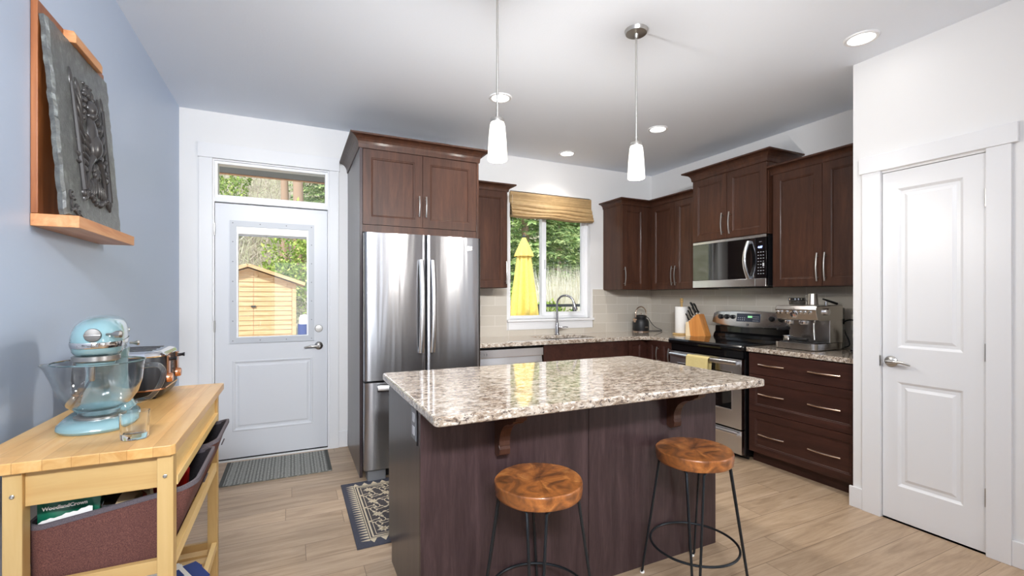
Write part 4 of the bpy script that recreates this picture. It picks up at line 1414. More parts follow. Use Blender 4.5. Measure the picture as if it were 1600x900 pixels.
# ------------------------------------------------------------------ bar stools
def stool():
    t = thing('bar_stool', 'round slab-seat bar stool on black hairpin legs, under the left corbel', 'bar stool', (0, 0, 0), 'bar stools at the island')
    random.seed(11)
    n = 72
    prof = [(0.0, 0.556), (0.95, 0.556), (0.975, 0.560), (0.985, 0.568), (0.998, 0.590), (1.0, 0.603), (0.996, 0.6085), (0.984, 0.6105), (0.975, 0.6106), (0.5, 0.6105), (0.0, 0.6105)]
    rings = []
    for k, (s, z) in enumerate(prof):
        ring = []
        for j in range(n):
            a = 2 * PI * j / n
            r = 0.168 * (1 + 0.012 * math.sin(2 * a + 0.5) + 0.008 * math.sin(5 * a + 1) + 0.004 * math.sin(11 * a))
            if k in (1, 2, 3) : r -= 0.004 * max(0, math.sin(3 * a + 2)) 
            ring.append(Vector((r * max(s, 0.001) * math.cos(a), r * max(s, 0.001) * math.sin(a), z)))
        rings.append(ring)
    MB().ringloft(rings).build('seat', M['stoolwood'], t, smooth=True)
    for q in range(4):
        a = R(45 + 90 * q)
        er, et = Vector((math.cos(a), math.sin(a), 0)), Vector((-math.sin(a), math.cos(a), 0))
        foot = er * 0.228 + Z * 0.012
        pts = []
        w1 = 0.034
        for s in (1, -1):
            leg = [er * 0.10 + et * (w1 + 0.012) * s + Z * 0.5505, er * 0.142 + et * (w1 + 0.008) * s + Z * 0.5505, er * 0.149 + et * w1 * s + Z * 0.546]
            for i in range(1, 7):
                f = i / 6
                leg.append(er * (0.149 + (0.226 - 0.149) * f) + et * (w1 * (1 - f) + 0.010 * f) * s + Z * (0.546 - 0.526 * f))
            pts += leg if s == 1 else [er * 0.2285 + et * 0.006 + Z * 0.010, er * 0.2285 - et * 0.006 + Z * 0.010] + leg[::-1]
        lg = MB().tube(pts, 0.0054, 8).build('leg', M['blacksteel'], t, smooth=True)
        MB().lathe([(0.010, 0), (0.011, 0.004), (0.009, 0.009)], er * 0.227, Z, 12).build('foot_glide', M['white'], lg, smooth=True)
    ring = [Vector((0.2015 * math.cos(2 * PI * i / 64), 0.2015 * math.sin(2 * PI * i / 64), 0.180)) for i in range(64)]
    mb = MB()
    rr_ = []
    for i in range(64):
        a = 2 * PI * i / 64
        er = Vector((math.cos(a), math.sin(a), 0))
        rr_.append([er * (0.1895 + 0.0054 * math.cos(2 * PI * j / 8)) + Z * (0.18 + 0.0054 * math.sin(2 * PI * j / 8)) for j in range(8)])
    rr_.append(rr_[0])
    mb.ringloft(rr_, False, False)
    mb.build('foot_ring', M['blacksteel'], t, smooth=True)
    return t
s1 = stool()
s1.location = (0.842, 1.525, 0); s1.rotation_euler = (0, 0, R(14))
s2 = copy_tree(s1, loc=(1.650, 1.525, 0), rz=R(0), label='round slab-seat bar stool on black hairpin legs, under the right corbel')

# ------------------------------------------------------------------ rugs
t = MB().box(-0.455, 0.268, 3.672, 4.168, 0.0005, 0.008).build('door_mat', M['mat'], label='grey patterned door mat lying at the entry door', cat='mat', org=(0, 0, 0))
MB().box(-0.455, -0.43, 3.672, 4.168, 0.0081, 0.0095).build('binding', M['matedge'], t)
MB().box(0.243, 0.268, 3.672, 4.168, 0.0081, 0.0095).build('binding', M['matedge'], t)
rx0, rx1, ry0, ry1 = 0.300, 1.62, 2.462, 3.352
t = MB().box(rx0, rx1, ry0, ry1, 0.0005, 0.006).build('floor_rug', M['rugborder'], label='charcoal rug with cream arabesque motif between island and fridge', cat='rug')
MB().box(rx0 + 0.072, rx1 - 0.072, ry0 + 0.072, ry1 - 0.072, 0.0061, 0.0066).build('rug_field', M['rugdark'], t)
mb = MB()
zr0, zr1 = 0.0067, 0.0071
def flatpoly(pts, z0=zr0, z1=zr1):
    mb.prism(pts, 'z', z0, z1)
# stripes
def rectframe(i0, i1):
    flatpoly([(rx0 + i0, ry0 + i0), (rx1 - i0, ry0 + i0), (rx1 - i0, ry0 + i1), (rx0 + i0, ry0 + i1)])
    flatpoly([(rx0 + i0, ry1 - i1), (rx1 - i0, ry1 - i1), (rx1 - i0, ry1 - i0), (rx0 + i0, ry1 - i0)])
    flatpoly([(rx0 + i0, ry0 + i1), (rx0 + i1, ry0 + i1), (rx0 + i1, ry1 - i1), (rx0 + i0, ry1 - i1)])
    flatpoly([(rx1 - i1, ry0 + i1), (rx1 - i0, ry0 + i1), (rx1 - i0, ry1 - i1), (rx1 - i1, ry1 - i1)])
rectframe(0.076, 0.082); rectframe(0.090, 0.099); rectframe(0.112, 0.116)
# teeth border
ny_ = 26
for i in range(ny_):
    y = ry0 + 0.05 + (ry1 - ry0 - 0.10) * (i + 0.5) / ny_
    for sx, xe in ((1, rx0), (-1, rx1)):
        flatpoly([(xe + sx * 0.026, y), (xe + sx * 0.072, y - 0.011), (xe + sx * 0.072, y + 0.011)][::sx])
nx_ = 20
for i in range(nx_):
    x = rx0 + 0.06 + (rx1 - rx0 - 0.12) * (i + 0.5) / nx_
    for sy, ye in ((1, ry0), (-1, ry1)):
        flatpoly([(x, ye + sy * 0.030), (x + 0.020 * sy, ye + sy * 0.072), (x - 0.020 * sy, ye + sy * 0.072)])
# arabesque field
def leafp(cx, cy, ang, L, W):
    pts = []
    for i in range(7):
        q = i / 6; pts.append((L * q, W * math.sin(PI * q) * (1 - 0.4 * q)))
    for i in range(5, 0, -1):
        q = i / 6; pts.append((L * q, -W * math.sin(PI * q) * (1 - 0.4 * q)))
    c, s = math.cos(ang), math.sin(ang)
    flatpoly([(cx + p * c - q * s, cy + p * s + q * c) for p, q in pts])
def ribbon(pts, w):
    for (a, b) in zip(pts[:-1], pts[1:]):
        d = (Vector(b) - Vector(a)); n_ = Vector((-d.y, d.x)).normalized() * w
        a, b = Vector(a), Vector(b)
        flatpoly([tuple(a - n_), tuple(b - n_), tuple(b + n_), tuple(a + n_)])
stepx, stepy = 0.104, 0.100
nxx, nyy = int((rx1 - rx0 - 0.27) / stepx), int((ry1 - ry0 - 0.27) / stepy)
for i in range(nxx + 1):
    for j in range(nyy + 1):
        cx = rx0 + 0.160 + i * (rx1 - rx0 - 0.32) / nxx
        cy = ry0 + 0.160 + j * (ry1 - ry0 - 0.32) / nyy
        if (i + j) % 2 == 0:
            for k in range(8):
                leafp(cx, cy, k * PI / 4 + 0.2, 0.030 if k % 2 else 0.036, 0.0085)
        else:
            for k in range(4):
                a0 = k * PI / 2 + PI / 4
                sp = []
                for m in range(10):
                    rr = 0.008 + 0.040 * m / 9
                    aa = a0 + 1.9 * m / 9
                    sp.append((cx + rr * math.cos(aa), cy + rr * math.sin(aa)))
                ribbon(sp, 0.0028)
                leafp(sp[-1][0], sp[-1][1], a0 + 2.6, 0.032, 0.011)
                leafp(sp[5][0], sp[5][1], a0 + 0.3, 0.026, 0.007)
            leafp(cx - 0.014, cy, 0, 0.028, 0.010)
mb.build('rug_motif', M['rugcream'], t)

# ------------------------------------------------------------------ things on the counters
# kettle
kx, ky = 3.59, 4.085
t = thing('electric_kettle', 'matte black dome kettle with rose gold handle in the counter corner', 'kettle', (kx, ky, CT))
MB().lathe([(0.086, 0.0), (0.090, 0.004), (0.090, 0.009), (0.086, 0.012)], (kx, ky, CT), Z, 36).build('base', M['rosegold'], t, smooth=True)
kb = MB().lathe([(0.087, 0.012), (0.090, 0.02), (0.090, 0.105), (0.086, 0.125), (0.072, 0.145), (0.062, 0.152), (0.062, 0.158), (0.060, 0.160)], (kx, ky, CT), Z, 40)
kb = kb.build('body', M['blackmatte'], t, smooth=True)
MB().obox((kx - 0.0, ky - 0.0905, CT + 0.055), X, Y, Z, 0.022, 0.001, 0.008).build('badge', M['chrome'], kb)
ld = MB().lathe([(0.064, 0.161), (0.066, 0.164), (0.066, 0.180), (0.060, 0.186), (0.02, 0.192), (0.001, 0.192)], (kx, ky, CT), Z, 32).build('lid', M['blackmatte'], t, smooth=True)
MB().lathe([(0.006, 0.192), (0.006, 0.202), (0.013, 0.206), (0.013, 0.213), (0.001, 0.216)], (kx, ky, CT), Z, 16).build('lid_knob', M['rosegold'], ld, smooth=True)
mb = MB()
mb.ringloft([[Vector((kx - 0.084, ky - 0.016, CT + 0.10)), Vector((kx - 0.084, ky + 0.016, CT + 0.10)), Vector((kx - 0.070, ky + 0.018, CT + 0.142)), Vector((kx - 0.070, ky - 0.018, CT + 0.142))],
             [Vector((kx - 0.112, ky - 0.008, CT + 0.143)), Vector((kx - 0.112, ky + 0.008, CT + 0.143)), Vector((kx - 0.104, ky + 0.009, CT + 0.155)), Vector((kx - 0.104, ky - 0.009, CT + 0.155))]])
mb.build('spout', M['rosegold'], t, smooth=True)
hp = [Vector((kx + 0.076 * math.cos(R(a)), ky, CT + 0.205 + 0.078 * math.sin(R(a)))) for a in range(0, 181, 12)]
hp = [Vector((kx + 0.072, ky, CT + 0.155))] + hp + [Vector((kx - 0.072, ky, CT + 0.165))]
MB().tube(hp, 0.0065, 10).build('handle', M['rosegold'], t, smooth=True)
cordp = [Vector((kx + 0.088, ky + 0.01, CT + 0.165)), Vector((kx + 0.12, ky + 0.01, CT + 0.15)), Vector((kx + 0.15, ky + 0.0, CT + 0.10)), Vector((kx + 0.185, ky - 0.03, CT + 0.05)), Vector((kx + 0.235, ky - 0.07, CT + 0.018)), Vector((kx + 0.24, ky - 0.06, CT + 0.006)), Vector((kx + 0.15, ky + 0.0, CT + 0.006)), Vector((kx + 0.085, ky + 0.02, CT + 0.012))]
def smooth_path(p, n=6):
    out = []
    P_ = [p[0]] + list(p) + [p[-1]]
    for i in range(1, len(P_) - 2):
        for k in range(n):
            q = k / n
            a, b, c, d = (Vector(P_[i - 1]), Vector(P_[i]), Vector(P_[i + 1]), Vector(P_[i + 2]))
            out.append(0.5 * ((2 * b) + (c - a) * q + (2 * a - 5 * b + 4 * c - d) * q * q + (3 * b - a - 3 * c + d) * q ** 3))
    out.append(Vector(P_[-2]))
    return out
MB().tube(smooth_path(cordp), 0.004, 8).build('power_cord', M['blackmatte'], t, smooth=True)

# paper towel holder + roll
px_, py_ = 3.69, 3.575
t = thing('paper_towel_holder', 'pale wooden paper towel stand beside the knife block', 'paper towel holder', (px_, py_, CT))
MB().lathe([(0.086, 0), (0.090, 0.003), (0.090, 0.013), (0.086, 0.016), (0.001, 0.016)], (px_, py_, CT), Z, 36).build('base', M['birch'], t, smooth=True)
MB().lathe([(0.012, 0.016), (0.012, 0.335), (0.017, 0.338), (0.019, 0.352), (0.012, 0.360), (0.018, 0.366), (0.016, 0.380), (0.001, 0.384)], (px_, py_, CT), Z, 20).build('post', M['birch'], t, smooth=True)
mb = MB().lathe([(0.020, 0.018), (0.064, 0.018), (0.066, 0.022), (0.066, 0.288), (0.064, 0.292), (0.020, 0.292), (0.020, 0.018)], (px_, py_, CT), Z, 40, False, False)
mb.build('paper_towel_roll', M['papertowel'], smooth=True, label='white roll of paper towel on the wooden stand', cat='paper towel')

# knife block: leaning body + low front block with scissors slot face
t = thing('knife_block', 'honey wood knife block holding black-handled knives beside the range', 'knife block', (3.69, 3.36, CT))
ya, yb = 3.285, 3.385
# body profile in (x is depth away from camera-left) : slanted block leaning towards -x/+y
bx = 3.60
mb = MB()
kc = Vector((3.66, 3.33, CT))
ku = Vector((0.15, -0.99, 0)).normalized()      # long direction, to the right in the photo
kw = Vector((0.99, 0.15, 0)).normalized()       # thickness direction, away
def kp(a, h, w_): return kc + ku * a + Z * h + kw * w_
poly = [(-0.095, 0.001), (0.115, 0.001), (0.020, 0.238), (-0.005, 0.245), (-0.075, 0.140), (-0.095, 0.135)]
mb.ringloft([[kp(a, h, -0.045) for a, h in poly], [kp(a, h, 0.045) for a, h in poly]])
mb = MB()
body = [(-0.055, 0.001), (0.115, 0.001), (0.035, 0.222), (0.018, 0.226), (-0.075, 0.150)]
low = [(-0.110, 0.001), (-0.056, 0.001), (-0.0765, 0.148), (-0.110, 0.140)]
mb.ringloft([[kp(a, h, -0.048) for a, h in body], [kp(a, h, 0.048) for a, h in body]])
mb.build('slanted_block', M['knifewood'], t, bevel=0.002)
mb = MB()
mb.ringloft([[kp(a, h, -0.048) for a, h in low], [kp(a, h, 0.048) for a, h in low]])
lo_ = mb.build('front_block', M['knifepale'], t, bevel=0.002, label='pale end-grain front block')
mb = MB()
for h in (0.055, 0.095):
    mb.obox(kp(-0.1105, h, 0.0), kw, ku, Z, 0.010, 0.0008, 0.007)
mb.build('slots', M['blackmatte'], lo_)
kd = Vector((0, 0, 0)) + ku * (-0.50) + Z * 0.72
kd.normalize()
lk = [(0.012, 0.222, -0.030, 0.125, 0.0125, 'long black chef knife, upper right slot of the wooden knife block'),
      (0.010, 0.220, 0.018, 0.115, 0.011, 'black carving knife at the back of the wooden knife block'),
      (-0.020, 0.195, -0.030, 0.105, 0.0105, 'black-handled knife in the middle row of the knife block, front side'),
      (-0.020, 0.196, 0.020, 0.095, 0.010, 'black-handled knife in the middle row of the knife block, rear side'),
      (-0.050, 0.170, -0.012, 0.090, 0.009, 'small black utility knife low on the knife block slope'),
      (-0.095, 0.143, 0.010, 0.080, 0.008, 'small black steak knife in the pale low front of the knife block')]
for a, h, w_, L, r_, lab in lk:
    p0 = kp(a, h, w_)
    k_ = thing('kitchen_knife', lab, 'knife', tuple(p0), 'knives in the block')
    side = kd.cross(kw).normalized()
    mb = MB()
    pts = [p0 + kd * (0.018 + (L) * i / 6) + side * (0.004 * math.sin(PI * i / 3)) for i in range(7)]
    mb.tube(pts, [r_ * 0.8, r_, r_ * 0.9, r_ * 0.85, r_ * 0.9, r_ * 1.1, r_ * 0.7], 8, flat=0.6, up=kw)
    mb.build('handle', M['blackplastic'], k_, smooth=True)
    MB().obox(p0 + kd * 0.008, kd, side, kw, 0.011, r_ * 0.8, 0.004).build('bolster', M['chrome'], k_, bevel=0.001)

# ------------------------------------------------------------------ espresso machine
t = thing('espresso_machine', 'stainless espresso machine with pressure gauge on the right counter', 'coffee machine', (3.59, 2.18, CT))
steelw = stainless('champagne_steel', 'y', (0.64, 0.61, 0.575, 1), 0.24)
ya, yb = 2.030, 2.345
# base with tray, rear body and overhanging head as one outline in XZ
mb = MB()
mb.ringloft([[Vector((x, y, CT + z)) for x, y in rrect(3.395, 3.740, ya, yb, 0.03, 5)] for z in (0.006, 0.010, 0.048, 0.052)])
mb.build('base', steelw, t, bevel=0.002)
mb = MB().box(3.415, 3.57, ya + 0.03, yb - 0.03, CT + 0.0525, CT + 0.056)
dt = mb.build('drip_tray', M['blackmatte'], t)
mb = MB()
for i in range(13):
    mb.box(3.42 + i * 0.0118, 3.425 + i * 0.0118, ya + 0.035, yb - 0.035, CT + 0.056, CT + 0.0585)
mb.build('tray_grille', M['steel'], dt)
MB().box(3.575, 3.735, ya + 0.004, yb - 0.004, CT + 0.053, CT + 0.225).build('rear_body', steelw, t, bevel=0.004)
mb = MB()
mb.prism([(3.400, CT + 0.300), (3.425, CT + 0.225), (3.45, CT + 0.216), (3.735, CT + 0.2255), (3.735, CT + 0.334), (3.415, CT + 0.328)], 'y', ya + 0.002, yb - 0.002)
hd = mb.build('head', steelw, t, bevel=0.005)
MB().box(3.7355, 3.775, ya + 0.010, yb - 0.010, CT + 0.008, CT + 0.315).build('water_tank', M['smokeplastic'], t, bevel=0.006)
fn = Vector((-0.95, 0, -0.31)).normalized()
fv = Vector((0.025, 0, 0.075)).normalized() * -1
fv = Vector((-0.316, 0, 0.949))
def fp(y, h):   # point on the sloping fascia, h above CT
    return Vector((3.425 - 0.025 * (h - 0.225) / 0.075, y, CT + h))
MB().lathe([(0.028, 0), (0.028, 0.007), (0.024, 0.009)], fp(2.197, 0.266), fn, 28).build('gauge_ring', M['chrome'], hd, smooth=True)
g_ = MB().lathe([(0.0235, 0.0075), (0.001, 0.0080)], fp(2.197, 0.266), fn, 24, True, True).build('gauge_face', M['white'], hd)
MB().obox(fp(2.197, 0.266) + fn * 0.009, Vector((0, 0.7, 0.7)), fn, Vector((0, -0.7, 0.7)), 0.017, 0.0006, 0.001).build('gauge_needle', M['red'], g_)
for y in (2.322, 2.292, 2.248, 2.147, 2.113, 2.075):
    MB().lathe([(0.0125, 0), (0.0125, 0.006), (0.010, 0.008), (0.001, 0.008)], fp(y, 0.280), fn, 18).build('button', M['chrome'], hd, smooth=True)
text('Breville', 0.012, fp(2.217, 0.306) + fn * 0.0005, -Y, fv, fn, M['chrome'], hd)
# grinder outlet, group head, portafilter, steam wand
MB().lathe([(0.030, 0.216), (0.030, 0.188), (0.027, 0.184), (0.001, 0.184)], (3.475, 2.275, CT), Z, 24).build('grinder_outlet', M['chrome'], t, smooth=True)
MB().lathe([(0.033, 0.216), (0.033, 0.196), (0.030, 0.190), (0.001, 0.190)], (3.475, 2.165, CT), Z, 24).build('group_head', M['chrome'], t, smooth=True)
mb = MB().tube([(3.47, 2.082, CT + 0.216), (3.455, 2.078, CT + 0.19), (3.445, 2.070, CT + 0.12), (3.435, 2.060, CT + 0.080)], [0.006, 0.005, 0.005, 0.004], 10)
mb.build('steam_wand', M['chrome'], t, smooth=True)
mb = MB().lathe([(0.022, 0.21), (0.022, 0.235)], (3.475, ya + 0.0, CT), Z, 8)
MB().lathe([(0.026, 0), (0.026, 0.016), (0.020, 0.022), (0.001, 0.022)], (3.52, ya + 0.001, CT + 0.285), -Y, 24).build('steam_dial', M['chrome'], t, smooth=True)
mb = MB().tube([(3.475, 2.275, CT + 0.155), (3.43, 2.295, CT + 0.152), (3.39, 2.315, CT + 0.150)], [0.012, 0.014, 0.011], 12)
hold = mb.build('grinder_cradle', M['blackplastic'], t, smooth=True)
mb = MB().tube([(3.60, 2.34, CT + 0.30), (3.62, 2.38, CT + 0.25), (3.60, 2.385, CT + 0.21)], 0.006, 8)
p_ = thing('portafilter', 'chrome portafilter with black handle lying on the espresso machine tray', 'portafilter', (3.46, 2.25, CT + 0.0585))
MB().lathe([(0.030, 0.0), (0.034, 0.004), (0.036, 0.034), (0.038, 0.038), (0.034, 0.038), (0.030, 0.008), (0.001, 0.006)], (3.46, 2.275, CT + 0.0590), Z, 28).build('basket', M['chrome'], p_, smooth=True)
MB().tube([(3.45, 2.243, CT + 0.080), (3.435, 2.20, CT + 0.080), (3.42, 2.14, CT + 0.078), (3.415, 2.10, CT + 0.076)], [0.008, 0.013, 0.014, 0.012], 12).build('handle', M['blackplastic'], p_, smooth=True)
TOPZ = CT + 0.334
ho = thing('bean_hopper', 'smoky round bean hopper with ribbed rim on top of the espresso machine', 'bean hopper', (3.55, 2.262, TOPZ))
MB().lathe([(0.052, 0.001), (0.055, 0.006), (0.058, 0.032)], (3.55, 2.262, TOPZ), Z, 32).build('bowl', M['smokeplastic'], ho, smooth=True)
MB().lathe([(0.058, 0.0325), (0.061, 0.036), (0.061, 0.052), (0.056, 0.055), (0.001, 0.055)], (3.55, 2.262, TOPZ), Z, 32).build('lid', M['blackplastic'], ho, smooth=True)
mb = MB()
for i in range(18):
    a = 2 * PI * i / 18
    mb.obox((3.55 + 0.0612 * math.cos(a), 2.262 + 0.0612 * math.sin(a), TOPZ + 0.044), (math.cos(a), math.sin(a), 0), (-math.sin(a), math.cos(a), 0), Z, 0.0012, 0.003, 0.006)
mb.build('ribs', M['chrome'], ho)
jx, jy = 3.52, 2.125
j_ = thing('milk_jug', 'steel milk frothing jug standing on top of the espresso machine', 'jug', (jx, jy, TOPZ))
MB().lathe([(0.034, 0.001), (0.036, 0.003), (0.034, 0.05), (0.031, 0.085), (0.0295, 0.085), (0.033, 0.05), (0.034, 0.006), (0.001, 0.005)], (jx, jy, TOPZ), Z, 30).build('body', steelw, j_, smooth=True)
MB().tube([(jx, jy + 0.030, TOPZ + 0.075), (jx, jy + 0.052, TOPZ + 0.070), (jx, jy + 0.054, TOPZ + 0.04), (jx, jy + 0.034, TOPZ + 0.018)], 0.0035, 8).build('handle', steelw, j_, smooth=True)
tp = thing('coffee_tamper', 'black-handled tool leaning behind the milk jug on the espresso machine', 'tamper', (3.60, 2.09, TOPZ))
MB().tube([(3.56, 2.075, TOPZ + 0.045), (3.62, 2.065, TOPZ + 0.03), (3.69, 2.05, TOPZ + 0.010)], [0.006, 0.008, 0.009], 10).build('handle', M['blackplastic'], tp, smooth=True)
MB().cyl((3.60, 2.076, TOPZ + 0.001), (3.60, 2.076, TOPZ + 0.026), 0.012, seg=16).build('head', M['chrome'], tp, smooth=True)

# partly hidden toaster-like appliance by the wall end, its cord, wall outlets
t = thing('toaster', 'small chrome appliance on a black base, mostly hidden behind the pantry wall edge', 'toaster', (3.73, 1.86, CT))
mb = MB()
mb.ringloft([[Vector((x, y, CT + z)) for x, y in rrect(3.66 - s, 3.83 + s * .3, 1.72, 1.945 + s, 0.03, 5)] for z, s in ((0.012, 0.0), (0.10, -0.004), (0.150, -0.012), (0.165, -0.03))])
mb.build('body', M['chrome'], t, smooth=True)
mb = MB()
mb.ringloft([[Vector((x, y, CT + z)) for x, y in rrect(3.650, 3.838, 1.71, 1.953, 0.03, 5)] for z in (0.001, 0.0115)])
mb.build('base', M['blackplastic'], t)
t = thing('power_cord', 'looping black power cord from wall outlet to behind the espresso machine', 'cord', (3.84, 2.03, CT))
MB().tube(smooth_path([(3.845, 1.985, 1.115), (3.842, 2.04, 1.125), (3.84, 2.085, 1.10), (3.84, 2.075, 1.03), (3.835, 2.045, 0.965), (3.83, 2.045, 0.925), (3.82, 2.10, 0.9105), (3.81, 2.22, 0.9105), (3.80, 2.33, 0.9105)]), 0.0045, 8).build('cable', M['blackmatte'], t, smooth=True)
MB().box(3.842, 3.866, 1.97, 2.0, 1.09, 1.13).build('plug', M['blackmatte'], t, bevel=0.003)
for nm, y in (('cream wall outlet plate on tiles right of the espresso machine', 2.01),):
    t = thing('electrical_outlet', nm, 'outlet', (XR - 0.01, y, 1.05))
    pl = MB().box(XR - 0.015, XR - 0.0092, y - 0.036, y + 0.036, 1.045, 1.165).build('cover_plate', M['ivory'], t, bevel=0.0015)
    for z in (1.078, 1.132):
        MB().box(XR - 0.0165, XR - 0.0152, y - 0.016, y + 0.016, z - 0.014, z + 0.014).build('socket', M['ivory'], pl, bevel=0.0005)

# ------------------------------------------------------------------ plaque shelf on the blue wall
t = thing('ledge_shelf', 'wooden ledge shelf with tall backboard hung on the blue wall', 'shelf', (XL, 2.33, 1.53))
MB().box(XL + 0.001, XL + 0.019, 2.034, 2.62, 1.576, 2.282).build('backboard', M['boardwood'], t, bevel=0.002)
MB().box(XL + 0.001, XL + 0.124, 2.032, 2.632, 1.534, 1.575).build('ledge', M['shelfwood'], t, bevel=0.002)
mb = MB()
mb.prism([(XL + 0.0195, 2.235), (XL + 0.057, 2.235), (XL + 0.057, 2.262), (XL + 0.050, 2.278), (XL + 0.0195, 2.278)], 'y', 2.215, 2.475)
mb.build('top_clip', M['shelfwood'], t, bevel=0.002)
# slate plaque leaning back: plane from (x=-0.683,z=1.577) to (x=-0.735,z=2.25)
random.seed(4)
pb, pt = Vector((-0.684, 0, 1.578)), Vector((-0.734, 0, 2.238))
pv = (pt - pb); H = pv.length; pv.normalize()
pn = Vector((pv.z, 0, -pv.x))      # outward (+x)
def sp(u, v, d=0.0):   # u along +Y from 2.04, v up
    return Vector((pb.x, 2.038 + u, pb.z)) + pv * v + pn * d
W = 0.545
nu, nv = 30, 36
outline = []
for i in range(nu): outline.append((W * i / nu, 0.0))
for j in range(nv): outline.append((W + random.uniform(-.006, .004), H * j / nv))
for i in range(nu, 0, -1): outline.append((W * i / nu, H + random.uniform(-.003, .003)))
for j in range(nv, 0, -1): outline.append((random.uniform(-.004, .006), H * j / nv))
outline[0] = (0.004, 0.0)
mb = MB()
mb.ringloft([[sp(u + (0.004 if u < W / 2 else -0.004), v, -0.022) for u, v in outline], [sp(u, v, -0.008) for u, v in outline],
             [sp(u + (0.008 if u < W / 2 else -0.008) * random.uniform(.3, 1.2), max(0.0005, v + (0.006 if v < H / 2 else -0.006)), 0.0) for u, v in outline]])
sl = mb.build('slate_plaque', M['slate'], label='dark carved slate plaque with heraldic relief leaning on the wooden shelf', cat='plaque')
# relief
mb = MB()
rot = Matrix(((0, pv.x, pn.x), (1, pv.y, pn.y), (0, pv.z, pn.z)))   # columns: u, v, n
def blob(u, v, ru, rv, rn, ang=0.0, d=0.0, seg=12, rg=8):
    m = rot @ Matrix.Rotation(ang, 3, 'Z')
    mb.ell(sp(u, v, d), ru, rv, rn, seg, rg, m)
def limb(pts, r, flat=0.8):
    mb.tube([sp(u, v, r * 0.4) for u, v in pts] if not isinstance(r, list) else [sp(p[0], p[1], rr * 0.4) for p, rr in zip(pts, r)], r, 8)
cu = 0.285
for s in (-1, 1):
    # wings / mantling feathers
    for k in range(7):
        a = 0.5 + 0.16 * k
        L = 0.085 - 0.004 * k
        u0, v0 = cu + s * (0.055 + 0.006 * k), 0.43 - 0.030 * k
        blob(u0 + s * 0.035, v0 + 0.055 - 0.012 * k, 0.011, L * 0.62, 0.011, -s * (0.35 + 0.12 * k))
    for k in range(6):
        blob(cu + s * (0.045 + 0.012 * k), 0.325 - 0.025 * k, 0.013, 0.036, 0.012, -s * (0.9 + .1 * k))
    # swords / staffs at the sides
    limb([(cu + s * 0.130, 0.115), (cu + s * 0.150, 0.50)], [0.011, 0.007])
    blob(cu + s * 0.134, 0.215, 0.030, 0.008, 0.010)
    blob(cu + s * 0.128, 0.105, 0.014, 0.018, 0.013)
    blob(cu + s * 0.150, 0.515, 0.010, 0.04, 0.008)
    # scrolls and tail feathers
    for k in range(6):
        blob(cu + s * (0.014 + 0.021 * k), 0.150 - 0.006 * k * (1 if k < 4 else 1.6), 0.009, 0.042 - 0.002 * k, 0.011, s * (0.08 + 0.07 * k))
    for k in range(4):
        blob(cu + s * (0.022 + 0.024 * k), 0.085 + 0.010 * k, 0.012, 0.013, 0.014)
    limb([(cu + s * 0.03, 0.26), (cu + s * 0.065, 0.225), (cu + s * 0.085, 0.17), (cu + s * 0.098, 0.125)], [0.015, 0.012, 0.009, 0.007])
    for k in range(3):
        blob(cu + s * (0.095 + 0.010 * k), 0.118 - 0.004 * k, 0.005, 0.016, 0.008, s * 0.3 * k)
    # curls around the helmet
    for k in range(5):
        blob(cu + s * (0.038 + 0.010 * k), 0.50 - 0.026 * k, 0.014, 0.014, 0.015)
# body, shield, helmet, crown
blob(cu, 0.35, 0.040, 0.085, 0.022)
blob(cu, 0.31, 0.034, 0.056, 0.034)
blob(cu, 0.31, 0.041, 0.064, 0.024)
blob(cu, 0.455, 0.030, 0.036, 0.028)
blob(cu, 0.425, 0.024, 0.018, 0.026)
for k in range(5):
    blob(cu + (k - 2) * 0.016, 0.510 + (0.006 if k % 2 == 0 else 0), 0.007, 0.020, 0.012)
    blob(cu + (k - 2) * 0.017, 0.536 + (0.006 if k % 2 == 0 else 0), 0.006, 0.006, 0.009)
blob(cu, 0.492, 0.042, 0.008, 0.015)
for k in range(9):
    blob(cu + random.uniform(-.03, .03), 0.20 + random.uniform(-.03, .03), 0.010, 0.022, 0.013, random.uniform(-.8, .8))
# small curled ornament in the lower corner
for c_, r_ in (((0.06, 0.045), 0.022), ((0.085, 0.03), 0.018), ((0.045, 0.075), 0.014)):
    limb([(c_[0] + r_ * math.cos(a / 10 * 5.2 + 1), c_[1] + r_ * math.sin(a / 10 * 5.2 + 1)) for a in range(11)], 0.0045)
limb([(0.03, 0.02), (0.06, 0.03), (0.10, 0.015), (0.125, 0.006)], 0.005)
mb.build('heraldic_relief', M['slaterelief'], sl, smooth=True)

# ------------------------------------------------------------------ kitchen cart
CZ = 0.90
t = thing('kitchen_cart', 'light birch kitchen cart with butcher block top against the blue wall', 'kitchen cart', (-0.50, 2.0, 0))
mb = MB()
pr = [(-0.717, 1.513), (-0.297, 1.513), (-0.287, 1.523), (-0.287, 2.497), (-0.297, 2.507), (-0.717, 2.507)]
mb.prism(pr, 'z', CZ - 0.028, CZ)
mb.build('top', M['butcher'], t, bevel=0.002)
lz = CZ - 0.0285
for x0, x1, y0, y1, nm in ((-0.631, -0.595, 1.525, 1.565, 'l'), (-0.329, -0.293, 1.525, 1.565, 'l'), (-0.631, -0.595, 2.338, 2.378, 'l'), (-0.329, -0.293, 2.338, 2.378, 'l')):
    lg = MB().box(x0, x1, y0, y1, 0.0, lz).build('leg', M['birch'], t, bevel=0.0015)
    if y0 < 2:
        MB().lathe([(0.005, 0), (0.005, 0.002), (0.003, 0.003), (0.001, 0.001)], ((x0 + x1) / 2, y0, 0.815), -Y, 12).build('bolt', M['nickel'], lg)
MB().box(-0.5945, -0.3295, 1.537, 1.556, 0.783, lz).build('apron', M['birch_x'], t, bevel=0.001)
MB().box(-0.5945, -0.3295, 2.350, 2.368, 0.783, lz).build('apron', M['birch_x'], t, bevel=0.001)
